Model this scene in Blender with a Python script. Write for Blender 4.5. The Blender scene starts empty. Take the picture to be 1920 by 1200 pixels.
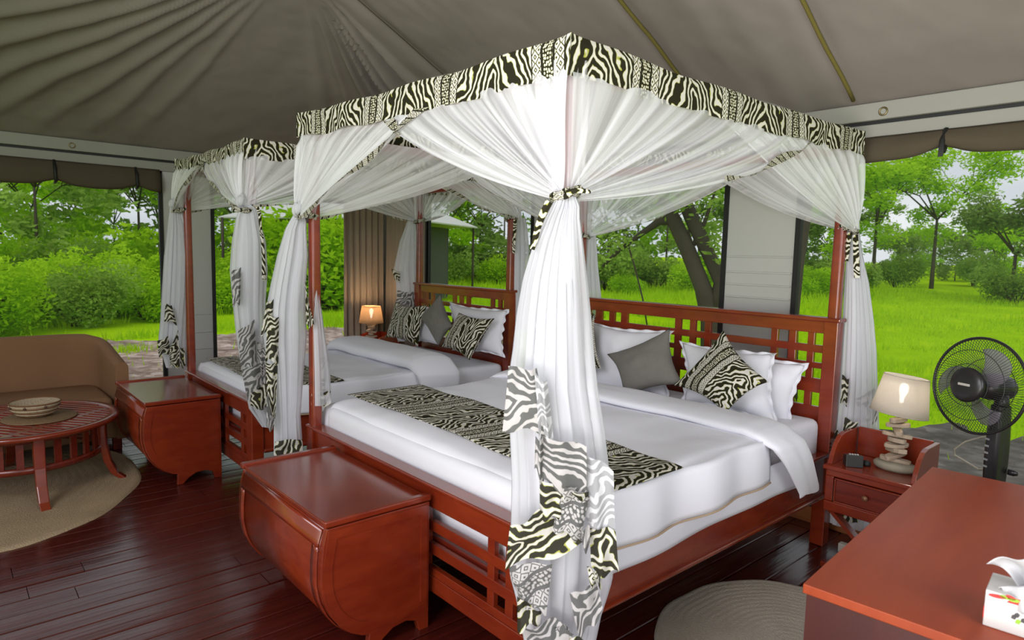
import bpy, bmesh, math, random
from mathutils import Vector, Matrix, noise
PI = math.pi
random.seed(7)
SC = bpy.context.scene
COL = SC.collection

# ------------------------------------------------------------------ camera
CAM_P = Vector((1.471, -1.5162, 1.5786))
FPX = 1230.63
_y, _p, _r = math.radians(48.5288), math.radians(5.6826), math.radians(1.2889)
CF = Vector((-math.sin(_y) * math.cos(_p), math.cos(_y) * math.cos(_p), -math.sin(_p)))
CR = CF.cross(Vector((0, 0, 1))).normalized()
CU = CR.cross(CF)
CR, CU = CR * math.cos(_r) + CU * math.sin(_r), -CR * math.sin(_r) + CU * math.cos(_r)
cd = bpy.data.cameras.new('camera')
cam = bpy.data.objects.new('camera', cd)
COL.objects.link(cam)
cd.sensor_width = 36.0
cd.lens = 36.0 * FPX / 1920.0
cd.clip_start = 0.05
cd.clip_end = 600
cd.dof.use_dof = True
cd.dof.focus_distance = 3.3
cd.dof.aperture_fstop = 4.5
cam.matrix_world = Matrix(((CR.x, CU.x, -CF.x, CAM_P.x), (CR.y, CU.y, -CF.y, CAM_P.y), (CR.z, CU.z, -CF.z, CAM_P.z), (0, 0, 0, 1)))
SC.camera = cam

# ------------------------------------------------------------------ world, lights, exposure
world = bpy.data.worlds.new('overcast_sky')
SC.world = world
world.use_nodes = True
wn = world.node_tree
wn.nodes.clear()
wo = wn.nodes.new('ShaderNodeOutputWorld')
wb = wn.nodes.new('ShaderNodeBackground')
tc = wn.nodes.new('ShaderNodeTexCoord')
mp = wn.nodes.new('ShaderNodeMapping')
mp.inputs['Scale'].default_value = (1, 1, 3.5)
nz = wn.nodes.new('ShaderNodeTexNoise')
nz.inputs['Scale'].default_value = 3.0
nz.inputs['Detail'].default_value = 5
cr = wn.nodes.new('ShaderNodeValToRGB')
cr.color_ramp.elements[0].position = 0.3
cr.color_ramp.elements[0].color = (0.50, 0.56, 0.62, 1)
cr.color_ramp.elements[1].position = 0.7
cr.color_ramp.elements[1].color = (0.86, 0.89, 0.91, 1)
wn.links.new(tc.outputs['Generated'], mp.inputs[0])
wn.links.new(mp.outputs[0], nz.inputs['Vector'])
wn.links.new(nz.outputs[0], cr.inputs[0])
wn.links.new(cr.outputs[0], wb.inputs['Color'])
wb.inputs['Strength'].default_value = 1.12
wn.links.new(wb.outputs[0], wo.inputs['Surface'])


def area_light(name, loc, target, size, power, color=(1, 1, 1), size_y=None):
    l = bpy.data.lights.new(name, 'AREA')
    l.energy = power
    l.color = color
    l.size = size
    if size_y:
        l.shape = 'RECTANGLE'
        l.size_y = size_y
    o = bpy.data.objects.new(name, l)
    COL.objects.link(o)
    o.location = loc
    d = Vector(target) - Vector(loc)
    o.rotation_euler = d.to_track_quat('-Z', 'Y').to_euler()
    return o


sun = bpy.data.lights.new('hazy_sun', 'SUN')
sun.energy = 0.85
sun.angle = math.radians(25)
sun.color = (1, 0.97, 0.9)
so = bpy.data.objects.new('hazy_sun', sun)
COL.objects.link(so)
so.rotation_euler = (math.radians(38), math.radians(12), math.radians(20))
area_light('added_key_light', (0.3, -3.5, 3.1), (-1.0, 1.1, .9), 2.2, 150, (.94, 0.93, 1))  # lamp added out of view as key light on beds and netting
area_light('added_side_fill', (3.2, -0.4, 2.0), (-1.2, 0.9, 1.2), 1.8, 50, (.94, 0.93, 1))  # unseen side fill, added to brighten the interior
tl_ = area_light('added_ceiling_fill', (1.6, -2.6, 0.7), (0.5, 0.8, 3.0), 2.0, 68, (1, 0.95, 0.96))  # upward fill lamp added low down to lift the canvas ceiling
tl_.data.spread = math.radians(105)

SC.view_settings.view_transform = 'Standard'
SC.view_settings.look = 'None'
SC.view_settings.gamma = 1
SC.view_settings.use_curve_mapping = False
SC.view_settings.exposure = 0.0
SC.cycles.transparent_max_bounces = 40
SC.cycles.max_bounces = 9
SC.cycles.transmission_bounces = 6
SC.cycles.diffuse_bounces = 4
SC.cycles.sample_clamp_indirect = 6


# ------------------------------------------------------------------ helpers
def ray(u, v):
    return CF + CR * ((u - 960) / FPX) - CU * ((v - 600) / FPX)


def at(u, v, ax, val):
    d = ray(u, v)
    i = 'xyz'.index(ax)
    return CAM_P + d * ((val - CAM_P[i]) / d[i])


def on_plane(u, v, Q, off=0.0):
    """pixel -> world point on the upright plane through Q that faces the room's viewer side, moved off metres towards it"""
    n = Vector((Q[0] - CAM_P.x, Q[1] - CAM_P.y, 0)).normalized()
    d = ray(u, v)
    t = (Vector((Q[0], Q[1], 0)) - n * off - Vector((CAM_P.x, CAM_P.y, 0))).dot(n) / d.dot(n)
    return CAM_P + d * t


def az(u, dist, z=-0.3):
    d = ray(u, 470)
    d = Vector((d.x, d.y, 0)).normalized()
    return Vector((CAM_P.x + d.x * dist, CAM_P.y + d.y * dist, z))


def tag(o, label=None, cat=None, group=None, kind=None):
    if label:
        o['label'] = label
    if cat:
        o['category'] = cat
    if group:
        o['group'] = group
    if kind:
        o['kind'] = kind
    return o


def empty(name, loc=(0, 0, 0), rz=0.0, label=None, cat=None, group=None):
    o = bpy.data.objects.new(name, None)
    o.empty_display_size = 0.1
    COL.objects.link(o)
    o.location = loc
    o.rotation_euler = (0, 0, rz)
    return tag(o, label, cat, group)


class MB:
    def __init__(s):
        s.v, s.f, s.uv, s.sm, s.mi = [], [], [], [], []

    def face(s, idx, uv=None, smooth=False, mi=0):
        s.f.append(tuple(idx))
        s.uv.append(uv or [(0, 0)] * len(idx))
        s.sm.append(smooth)
        s.mi.append(mi)

    def box(s, a, b, mi=0, M=None):
        x0, y0, z0 = a
        x1, y1, z1 = b
        n = len(s.v)
        P = [(x0, y0, z0), (x1, y0, z0), (x1, y1, z0), (x0, y1, z0), (x0, y0, z1), (x1, y0, z1), (x1, y1, z1), (x0, y1, z1)]
        if M is not None:
            P = [tuple(M @ Vector(p)) for p in P]
        s.v += P
        dx, dy, dz = abs(x1 - x0), abs(y1 - y0), abs(z1 - z0)
        for q, (w, h) in (((3, 2, 1, 0), (dx, dy)), ((4, 5, 6, 7), (dx, dy)), ((0, 1, 5, 4), (dx, dz)), ((1, 2, 6, 5), (dy, dz)), ((2, 3, 7, 6), (dx, dz)), ((3, 0, 4, 7), (dy, dz))):
            s.face([n + i for i in q], [(0, 0), (w, 0), (w, h), (0, h)], False, mi)
        return s

    def beam(s, p, q, w, h, up=(0, 0, 1)):
        p, q = Vector(p), Vector(q)
        d = q - p
        L = d.length
        d.normalize()
        r = d.cross(Vector(up))
        if r.length < 1e-4:
            r = Vector((1, 0, 0))
        r.normalize()
        u = r.cross(d)
        M = Matrix(((r.x, d.x, u.x, p.x), (r.y, d.y, u.y, p.y), (r.z, d.z, u.z, p.z), (0, 0, 0, 1)))
        return s.box((-w / 2, 0, -h / 2), (w / 2, L, h / 2), 0, M)

    def grid(s, fn, nu, nv, uvfn=None, smooth=True, closed=False, flip=False, mi=0):
        n = len(s.v)
        mu = nu if closed else nu + 1
        for j in range(nv + 1):
            for i in range(mu):
                s.v.append(tuple(fn(i / nu, j / nv)))
        for j in range(nv):
            for i in range(nu):
                i2 = (i + 1) % mu
                q = [n + j * mu + i, n + j * mu + i2, n + (j + 1) * mu + i2, n + (j + 1) * mu + i]
                uu = [(i / nu, j / nv), ((i + 1) / nu, j / nv), ((i + 1) / nu, (j + 1) / nv), (i / nu, (j + 1) / nv)]
                uv = [uvfn(*t) for t in uu] if uvfn else uu
                if flip:
                    q, uv = q[::-1], uv[::-1]
                s.face(q, uv, smooth, mi)
        return s

    def tube(s, pts, rad, n=8, caps=True, closed=False):
        pts = [Vector(p) for p in pts]
        R = rad if isinstance(rad, (list, tuple)) else [rad] * len(pts)
        base = len(s.v)
        prev = None
        m = len(pts)
        acc = 0
        lens = []
        for k, p in enumerate(pts):
            if k:
                acc += (p - pts[k - 1]).length
            lens.append(acc)
            if closed:
                t = pts[(k + 1) % m] - pts[k - 1]
            else:
                t = pts[min(k + 1, m - 1)] - pts[max(k - 1, 0)]
            t.normalize()
            if prev is None:
                a = Vector((0, 0, 1)) if abs(t.z) < .9 else Vector((1, 0, 0))
                prev = (a - t * a.dot(t)).normalized()
            else:
                prev = (prev - t * prev.dot(t)).normalized()
            b = t.cross(prev)
            for i in range(n):
                c = 2 * PI * i / n
                s.v.append(tuple(p + (prev * math.cos(c) + b * math.sin(c)) * R[k]))
        rng = m if closed else m - 1
        for k in range(rng):
            k2 = (k + 1) % m
            for i in range(n):
                j = (i + 1) % n
                s.face([base + k * n + i, base + k * n + j, base + k2 * n + j, base + k2 * n + i],
                       [(lens[k], i / n * .1), (lens[k], (i + 1) / n * .1), (lens[k] + .1 if k2 == 0 else lens[k2], (i + 1) / n * .1), (lens[k] + .1 if k2 == 0 else lens[k2], i / n * .1)], True)
        if caps and not closed:
            s.face([base + i for i in range(n)][::-1])
            s.face([base + (m - 1) * n + i for i in range(n)])
        return s

    def lathe(s, prof, n=24, c=(0, 0, 0), M=None, sx=1.0, sy=1.0):
        base = len(s.v)
        for (r, z) in prof:
            for i in range(n):
                a = 2 * PI * i / n
                p = Vector((c[0] + r * math.cos(a) * sx, c[1] + r * math.sin(a) * sy, c[2] + z))
                s.v.append(tuple(M @ p if M else p))
        for k in range(len(prof) - 1):
            for i in range(n):
                j = (i + 1) % n
                s.face([base + k * n + i, base + k * n + j, base + (k + 1) * n + j, base + (k + 1) * n + i], [(i / n, k), ((i + 1) / n, k), ((i + 1) / n, k + 1), (i / n, k + 1)], True)
        if prof[0][0] > 1e-4:
            s.face([base + i for i in range(n)][::-1])
        if prof[-1][0] > 1e-4:
            s.face([base + (len(prof) - 1) * n + i for i in range(n)])
        return s

    def prism(s, poly, ax, a, b):
        """extrude a 2D polygon along axis ax from a to b"""
        n = len(poly)
        base = len(s.v)

        def P(p, w):
            return {'x': (w, p[0], p[1]), 'y': (p[0], w, p[1]), 'z': (p[0], p[1], w)}[ax]
        for w in (a, b):
            for p in poly:
                s.v.append(P(p, w))
        s.face([base + i for i in range(n)][::-1], [tuple(p) for p in poly][::-1])
        s.face([base + n + i for i in range(n)], [tuple(p) for p in poly])
        L = 0
        for i in range(n):
            j = (i + 1) % n
            d = math.dist(poly[i], poly[j])
            s.face([base + i, base + j, base + n + j, base + n + i], [(0, L), (0, L + d), (b - a, L + d), (b - a, L)])
            L += d
        return s

    def build(s, name, mats, parent=None, bevel=0, solid=0, sub=0, fix=True):
        me = bpy.data.meshes.new(name)
        me.from_pydata(s.v, [], s.f)
        uvl = me.uv_layers.new(name='UVMap')
        flat = [c for f in s.uv for t in f for c in t]
        uvl.data.foreach_set('uv', flat)
        me.polygons.foreach_set('use_smooth', s.sm)
        if not isinstance(mats, (list, tuple)):
            mats = [mats]
        for m in mats:
            me.materials.append(m)
        if len(mats) > 1:
            me.polygons.foreach_set('material_index', s.mi)
        me.update()
        if fix:
            bm = bmesh.new()
            bm.from_mesh(me)
            bmesh.ops.recalc_face_normals(bm, faces=bm.faces)
            bm.to_mesh(me)
            bm.free()
        o = bpy.data.objects.new(name, me)
        COL.objects.link(o)
        if parent is not None:
            o.parent = parent
        if solid:
            m = o.modifiers.new('solid', 'SOLIDIFY')
            m.thickness = solid
            m.offset = 0
        if sub:
            m = o.modifiers.new('sub', 'SUBSURF')
            m.levels = m.render_levels = sub
        if bevel:
            m = o.modifiers.new('bevel', 'BEVEL')
            m.width = bevel
            m.segments = 2
            m.limit_method = 'ANGLE'
        return o


def local(o):
    """shift a freshly built world-space child so that it keeps its place under its (unrotated) parent Empty"""
    o.matrix_parent_inverse = Matrix.Translation(-o.parent.location)
    return o


def fbm(x, y, z=0, s=1.0):
    return noise.noise(Vector((x * s, y * s, z * s)))


# ------------------------------------------------------------------ materials
def new_mat(name):
    m = bpy.data.materials.new(name)
    m.use_nodes = True
    nt = m.node_tree
    nt.nodes.clear()
    out = nt.nodes.new('ShaderNodeOutputMaterial')
    return m, nt, out


def N(nt, typ, **kw):
    n = nt.nodes.new(typ)
    for k, v in kw.items():
        if k in n.inputs.keys():
            n.inputs[k].default_value = v
        else:
            setattr(n, k, v)
    return n


def mth(nt, op, a, b=None, c=None):
    n = nt.nodes.new('ShaderNodeMath')
    n.operation = op
    for i, x in enumerate((a, b, c)):
        if x is None:
            continue
        if isinstance(x, (int, float)):
            n.inputs[i].default_value = x
        else:
            nt.links.new(x, n.inputs[i])
    return n.outputs[0]


def ramp(nt, fac, stops, interp='LINEAR'):
    n = nt.nodes.new('ShaderNodeValToRGB')
    n.color_ramp.interpolation = interp
    e = n.color_ramp.elements
    e[0].position, e[0].color = stops[0][0], (*stops[0][1], 1)
    e[1].position, e[1].color = stops[-1][0], (*stops[-1][1], 1)
    for p, c in stops[1:-1]:
        x = e.new(p)
        x.color = (*c, 1)
    nt.links.new(fac, n.inputs[0])
    return n.outputs[0]


def mixc(nt, f, a, b):
    n = nt.nodes.new('ShaderNodeMix')
    n.data_type = 'RGBA'
    for s, x in ((0, f), (6, a), (7, b)):
        if isinstance(x, (int, float)):
            n.inputs[s].default_value = x
        elif isinstance(x, tuple):
            n.inputs[s].default_value = (*x, 1)
        else:
            nt.links.new(x, n.inputs[s])
    return n.outputs[2]


def principled(nt, out, color, rough=.6, spec=.5, metal=0, bump=None, bstr=.2, coat=0, emit=None, estr=0):
    b = nt.nodes.new('ShaderNodeBsdfPrincipled')
    if isinstance(color, tuple):
        b.inputs['Base Color'].default_value = (*color, 1)
    else:
        nt.links.new(color, b.inputs['Base Color'])
    if isinstance(rough, (int, float)):
        b.inputs['Roughness'].default_value = rough
    else:
        nt.links.new(rough, b.inputs['Roughness'])
    b.inputs['Specular IOR Level'].default_value = spec
    b.inputs['Metallic'].default_value = metal
    b.inputs['Coat Weight'].default_value = coat
    b.inputs['Coat Roughness'].default_value = .15
    if emit:
        b.inputs['Emission Color'].default_value = (*emit, 1)
        b.inputs['Emission Strength'].default_value = estr
    if bump is not None:
        bn = nt.nodes.new('ShaderNodeBump')
        bn.inputs['Strength'].default_value = bstr
        bn.inputs['Distance'].default_value = .01
        nt.links.new(bump, bn.inputs['Height'])
        nt.links.new(bn.outputs[0], b.inputs['Normal'])
    nt.links.new(b.outputs[0], out.inputs['Surface'])
    return b


def plain(name, color, rough=.6, spec=.5, metal=0, coat=0, bscale=0, bstr=.2, emit=None, estr=0, var=0):
    m, nt, out = new_mat(name)
    bump = None
    col = color
    if bscale or var:
        t = nt.nodes.new('ShaderNodeTexCoord')
        n = N(nt, 'ShaderNodeTexNoise', Scale=float(bscale or 8), Detail=4.0)
        nt.links.new(t.outputs['Object'], n.inputs['Vector'])
        bump = n.outputs[0] if bscale else None
        if var:
            n2 = N(nt, 'ShaderNodeTexNoise', Scale=3.0, Detail=3.0)
            nt.links.new(t.outputs['Object'], n2.inputs['Vector'])
            col = mixc(nt, mth(nt, 'MULTIPLY', n2.outputs[0], 1.0), tuple(c * (1 - var) for c in color), tuple(min(1, c * (1 + var)) for c in color))
    principled(nt, out, col, rough, spec, metal, bump, bstr, coat, emit, estr)
    return m


def wood(name, c1, c2, rough=.28, stretch=(1, 14, 14), scale=2.2, coat=.3, rvar=.1, bstr=.05, rand=False, spec=.5):
    m, nt, out = new_mat(name)
    t = nt.nodes.new('ShaderNodeTexCoord')
    mpn = N(nt, 'ShaderNodeMapping')
    mpn.inputs['Scale'].default_value = stretch
    nt.links.new(t.outputs['Object'], mpn.inputs[0])
    n = N(nt, 'ShaderNodeTexNoise', Scale=scale, Detail=6.0, Distortion=.6)
    nt.links.new(mpn.outputs[0], n.inputs['Vector'])
    n2 = N(nt, 'ShaderNodeTexNoise', Scale=1.4, Detail=2.0)
    nt.links.new(t.outputs['Object'], n2.inputs['Vector'])
    f = mth(nt, 'ADD', mth(nt, 'MULTIPLY', n.outputs[0], .7), mth(nt, 'MULTIPLY', n2.outputs[0], .3))
    col = ramp(nt, f, [(.35, c1), (.65, c2)])
    if rand:
        oi = nt.nodes.new('ShaderNodeObjectInfo')
        col = mixc(nt, mth(nt, 'MULTIPLY', oi.outputs['Random'], .45), col, c1)
    r = mth(nt, 'ADD', rough - rvar / 2, mth(nt, 'MULTIPLY', n2.outputs[0], rvar))
    principled(nt, out, col, r, spec, 0, n.outputs[0], bstr, coat)
    return m


def fabric(name, color, rough=.9, translucent=0.0, alpha=1.0, bscale=60, bstr=.15, var=.06, sheen=0):
    m, nt, out = new_mat(name)
    t = nt.nodes.new('ShaderNodeTexCoord')
    n = N(nt, 'ShaderNodeTexNoise', Scale=float(bscale), Detail=3.0)
    nt.links.new(t.outputs['Object'], n.inputs['Vector'])
    n2 = N(nt, 'ShaderNodeTexNoise', Scale=2.5, Detail=4.0)
    nt.links.new(t.outputs['Object'], n2.inputs['Vector'])
    col = mixc(nt, n2.outputs[0], tuple(c * (1 - var) for c in color), tuple(min(1, c * (1 + var)) for c in color))
    b = principled(nt, out, col, rough, .15, 0, n.outputs[0], bstr)
    b.inputs['Sheen Weight'].default_value = sheen
    sh = b.outputs[0]
    if translucent:
        tr = nt.nodes.new('ShaderNodeBsdfTranslucent')
        nt.links.new(col, tr.inputs[0])
        mx = N(nt, 'ShaderNodeMixShader', Fac=translucent)
        nt.links.new(sh, mx.inputs[1])
        nt.links.new(tr.outputs[0], mx.inputs[2])
        sh = mx.outputs[0]
    if alpha < 1:
        tp = nt.nodes.new('ShaderNodeBsdfTransparent')
        mx = N(nt, 'ShaderNodeMixShader', Fac=alpha)
        nt.links.new(tp.outputs[0], mx.inputs[1])
        nt.links.new(sh, mx.inputs[2])
        sh = mx.outputs[0]
    nt.links.new(sh, out.inputs['Surface'])
    return m


def net_mat(name, lo, hi, freq=26.0, col=(.96, .96, .99)):
    """sheer curtain net: gathered threads (UV u, metres) make denser and thinner stripes"""
    m, nt, out = new_mat(name)
    uv = nt.nodes.new('ShaderNodeUVMap')
    mpn = N(nt, 'ShaderNodeMapping')
    mpn.inputs['Scale'].default_value = (freq, .5, 1)
    nt.links.new(uv.outputs[0], mpn.inputs[0])
    n = N(nt, 'ShaderNodeTexNoise', Scale=1.0, Detail=3.0, Distortion=.3)
    nt.links.new(mpn.outputs[0], n.inputs['Vector'])
    a = nt.nodes.new('ShaderNodeMapRange')
    a.inputs[1].default_value = .36
    a.inputs[2].default_value = .64
    a.inputs[3].default_value = lo
    a.inputs[4].default_value = hi
    nt.links.new(n.outputs[0], a.inputs[0])
    d = N(nt, 'ShaderNodeBsdfDiffuse', Color=(*col, 1))
    tr = N(nt, 'ShaderNodeBsdfTranslucent', Color=(*col, 1))
    m1 = N(nt, 'ShaderNodeMixShader', Fac=.32)
    nt.links.new(d.outputs[0], m1.inputs[1])
    nt.links.new(tr.outputs[0], m1.inputs[2])
    tp = nt.nodes.new('ShaderNodeBsdfTransparent')
    m2 = nt.nodes.new('ShaderNodeMixShader')
    nt.links.new(a.outputs[0], m2.inputs[0])
    nt.links.new(tp.outputs[0], m2.inputs[1])
    nt.links.new(m1.outputs[0], m2.inputs[2])
    nt.links.new(m2.outputs[0], out.inputs['Surface'])
    return m


DARK, LIME, CREAM = (.026, .024, .012), (.46, .47, .09), (.78, .74, .68)


def print_mat(name, period=.55, alpha=1.0, zoom=1.0, dot=92.0, faded=0.0, dark=DARK, lime=LIME, cream=CREAM, shift=0.0):
    """African print: zebra stripes, then bands of diamonds and a dotted band, repeating along UV u (metres)"""
    m, nt, out = new_mat(name)
    uvn = nt.nodes.new('ShaderNodeUVMap')
    sep = nt.nodes.new('ShaderNodeSeparateXYZ')
    nt.links.new(uvn.outputs[0], sep.inputs[0])
    U = mth(nt, 'MULTIPLY', sep.outputs[0], 1 / zoom)
    if shift:
        U = mth(nt, 'ADD', U, shift)
    V = mth(nt, 'MULTIPLY', sep.outputs[1], 1 / zoom)
    ul = mth(nt, 'MULTIPLY', mth(nt, 'FRACT', mth(nt, 'MULTIPLY', U, 1 / period)), period)      # 0..period
    uc = mth(nt, 'SUBTRACT', ul, period / 2)
    au = mth(nt, 'ABSOLUTE', uc)
    # zebra
    comb = nt.nodes.new('ShaderNodeCombineXYZ')
    nt.links.new(U, comb.inputs[0])
    nt.links.new(V, comb.inputs[1])
    nA = N(nt, 'ShaderNodeTexNoise', Scale=11.0, Detail=1.5, Roughness=.4)
    nt.links.new(comb.outputs[0], nA.inputs['Vector'])
    nB = N(nt, 'ShaderNodeTexNoise', Scale=34.0, Detail=1.0)
    nt.links.new(comb.outputs[0], nB.inputs['Vector'])
    ph = mth(nt, 'ADD', mth(nt, 'MULTIPLY', au, 175.0), mth(nt, 'MULTIPLY', V, 85.0))
    ph = mth(nt, 'ADD', ph, mth(nt, 'MULTIPLY', nA.outputs[0], 24.0))
    ph = mth(nt, 'ADD', ph, mth(nt, 'MULTIPLY', nB.outputs[0], 3.0))
    s = mth(nt, 'ADD', mth(nt, 'MULTIPLY', mth(nt, 'SINE', ph), .5), .5)
    zeb = ramp(nt, s, [(.0, dark), (.54, dark), (.59, lime), (.67, lime), (.72, cream), (1., cream)])
    # dots
    vo = N(nt, 'ShaderNodeTexVoronoi', voronoi_dimensions='2D')
    vo.inputs['Scale'].default_value = dot
    vo.inputs['Randomness'].default_value = .55
    nt.links.new(comb.outputs[0], vo.inputs['Vector'])
    dots = ramp(nt, vo.outputs['Distance'], [(0., cream), (.30, cream), (.37, lime), (.42, dark), (1., dark)])
    # diamonds
    fx = mth(nt, 'ABSOLUTE', mth(nt, 'SUBTRACT', mth(nt, 'FRACT', mth(nt, 'MULTIPLY', uc, 1 / .036)), .5))
    fy = mth(nt, 'ABSOLUTE', mth(nt, 'SUBTRACT', mth(nt, 'FRACT', mth(nt, 'MULTIPLY', V, 1 / .040)), .5))
    dd = mth(nt, 'FRACT', mth(nt, 'MULTIPLY', mth(nt, 'ADD', fx, fy), 2.6))
    dia = ramp(nt, dd, [(0., dark), (.26, dark), (.34, lime), (.42, cream), (1., cream)])
    half = period / 2
    edge = mth(nt, 'SUBTRACT', half, au)     # distance from the band's middle
    isd = mth(nt, 'LESS_THAN', edge, .078)
    c = mixc(nt, isd, zeb, dia)
    line = mth(nt, 'MULTIPLY', isd, mth(nt, 'GREATER_THAN', edge, .073))
    c = mixc(nt, line, c, dark)
    isk = mth(nt, 'LESS_THAN', edge, .034)
    c = mixc(nt, isk, c, dark)
    isp = mth(nt, 'LESS_THAN', edge, .022)
    c = mixc(nt, isp, c, dots)
    if faded:
        c = mixc(nt, faded, c, (.8, .8, .82))
    b = principled(nt, out, c, .85, .15)
    tr = nt.nodes.new('ShaderNodeBsdfTranslucent')
    nt.links.new(c, tr.inputs[0])
    mx = N(nt, 'ShaderNodeMixShader', Fac=.2)
    nt.links.new(b.outputs[0], mx.inputs[1])
    nt.links.new(tr.outputs[0], mx.inputs[2])
    sh = mx.outputs[0]
    if alpha < 1:
        tp = nt.nodes.new('ShaderNodeBsdfTransparent')
        mx = N(nt, 'ShaderNodeMixShader', Fac=alpha)
        nt.links.new(tp.outputs[0], mx.inputs[1])
        nt.links.new(sh, mx.inputs[2])
        sh = mx.outputs[0]
    nt.links.new(sh, out.inputs['Surface'])
    return m


M_RED = wood('red_stained_wood', (.165, .016, .005), (.245, .031, .008), rough=.24, coat=.5, stretch=(5, 5, 16), scale=1.0)
M_REDD = wood('dark_red_wood', (.10, .010, .005), (.18, .020, .008), rough=.28, coat=.35)
M_FLOOR = wood('floor_plank_wood', (.045, .006, .004), (.095, .012, .007), rough=.23, stretch=(22, 1.2, 4), scale=1.6, coat=.25, rvar=.2, bstr=.25, rand=True, spec=.5)
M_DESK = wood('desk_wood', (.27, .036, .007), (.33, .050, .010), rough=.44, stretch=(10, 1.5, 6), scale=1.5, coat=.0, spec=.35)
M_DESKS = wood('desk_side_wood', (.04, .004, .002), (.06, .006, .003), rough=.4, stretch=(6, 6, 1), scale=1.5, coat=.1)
M_ORANGE = wood('orange_skirting_wood', (.22, .07, .02), (.33, .11, .03), rough=.4)
M_WHITE = fabric('white_cotton', (.83, .83, .88), bscale=6, bstr=.30, var=.02)
M_SHEET = fabric('white_sheet', (.80, .80, .85), bscale=9, bstr=.35, var=.03)
M_GREYC = fabric('grey_linen', (.19, .18, .16), bscale=150, bstr=.5, var=.15)
M_PRINT = print_mat('zebra_print')
M_VAL = print_mat('valance_print', period=.55, shift=.11)
M_RUN = print_mat('runner_print', period=.55, zoom=1.0, shift=.0)
M_CUSH = print_mat('cushion_print', period=.40, zoom=.95)
M_PRS = print_mat('sheer_print', alpha=.97, faded=.01, zoom=.9, dot=72.0, cream=(.68, .65, .60))
M_PRF = print_mat('faded_print', alpha=.92, faded=.0, zoom=.9, dot=72.0, dark=(.13, .13, .125), lime=(.48, .47, .42), cream=(.57, .54, .53))
M_PRL = print_mat('pale_print', alpha=.75, faded=.0, zoom=.9, dot=72.0, dark=(.42, .42, .43), lime=(.7, .7, .7), cream=(.82, .82, .84))
M_SPEC = print_mat('speckled_print', period=.12, zoom=.8)
M_NET = net_mat('swag_net', .42, .88, 17)
M_NETC = net_mat('corner_net', .12, .62, 30)
M_NETD = net_mat('drape_net', .45, .84, 15, (.80, .80, .84))
M_NETT = net_mat('top_net', .25, .40, 8)
M_CANVAS = fabric('olive_grey_canvas', (.245, .212, .19), bscale=4, bstr=.55, var=.12)
M_PANEL = fabric('grey_canvas_panel', (.50, .50, .47), bscale=7, bstr=.25, var=.05)
M_BAND = fabric('pale_canvas_band', (.30, .295, .26), bscale=6, bstr=.2, var=.06)
M_BLIND = fabric('brown_canvas_blind', (.085, .068, .045), bscale=5, bstr=.3, var=.15)
M_BLACK = plain('black_trim', (.008, .008, .008), .6)
M_STRAP = fabric('mustard_strap', (.16, .13, .035), bscale=90, bstr=.3)
M_CURT = fabric('taupe_curtain', (.33, .275, .21), bscale=14, bstr=.15, var=.08, translucent=.1)
M_SOFA = fabric('tan_upholstery', (.25, .135, .07), bscale=80, bstr=.2, var=.1)
M_JUTE = plain('jute', (.40, .30, .185), .95, .1, bscale=120, bstr=.8, var=.35)
M_RUGW = plain('pale_jute', (.56, .50, .42), .95, .1, bscale=150, bstr=.8, var=.25)
M_PIPE = fabric('beige_hem', (.50, .36, .24), bscale=60)


def mesh_screen_mat():
    m, nt, out = new_mat('insect_screen')
    d = N(nt, 'ShaderNodeBsdfDiffuse', Color=(.10, .12, .08, 1))
    tp = N(nt, 'ShaderNodeBsdfTransparent', Color=(1, 1, 1, 1))
    mx = N(nt, 'ShaderNodeMixShader', Fac=.075)
    nt.links.new(tp.outputs[0], mx.inputs[1])
    nt.links.new(d.outputs[0], mx.inputs[2])
    nt.links.new(mx.outputs[0], out.inputs['Surface'])
    return m


M_SCREEN = mesh_screen_mat()


def ground_mat():
    m, nt, out = new_mat('meadow_ground')
    t = nt.nodes.new('ShaderNodeTexCoord')
    n1 = N(nt, 'ShaderNodeTexNoise', Scale=.35, Detail=8.0, Roughness=.65)
    n2 = N(nt, 'ShaderNodeTexNoise', Scale=4.0, Detail=6.0, Roughness=.7)
    n3 = N(nt, 'ShaderNodeTexNoise', Scale=18.0, Detail=4.0)
    for n in (n1, n2, n3):
        nt.links.new(t.outputs['Object'], n.inputs['Vector'])
    g = ramp(nt, n1.outputs[0], [(.3, (.22, .40, .004)), (.5, (.34, .60, .003)), (.62, (.44, .68, .006)), (.78, (.36, .42, .10))])
    g = mixc(nt, mth(nt, 'MULTIPLY', n2.outputs[0], .6), g, (.20, .38, .003))
    g = mixc(nt, mth(nt, 'MULTIPLY', ramp(nt, n3.outputs[0], [(.35, (0, 0, 0)), (.7, (1, 1, 1))]), .35), g, (.45, .66, .02))
    principled(nt, out, g, .95, .0, 0, n2.outputs[0], .5)
    return m


def gravel_mat(name, c1, c2, c3):
    m, nt, out = new_mat(name)
    t = nt.nodes.new('ShaderNodeTexCoord')
    v = N(nt, 'ShaderNodeTexVoronoi', Scale=9.0)
    n = N(nt, 'ShaderNodeTexNoise', Scale=2.0, Detail=7.0, Roughness=.7)
    for q in (v, n):
        nt.links.new(t.outputs['Object'], q.inputs['Vector'])
    sp = nt.nodes.new('ShaderNodeSeparateXYZ')
    nt.links.new(v.outputs['Color'], sp.inputs[0])
    c = ramp(nt, sp.outputs[0], [(.1, c1), (.6, c2), (.95, c3)])
    c = mixc(nt, ramp(nt, n.outputs[0], [(.4, (0, 0, 0)), (.65, (1, 1, 1))]), c, tuple(x * .55 for x in c1))
    principled(nt, out, c, .95, .1, 0, v.outputs['Distance'], .8)
    return m


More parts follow.
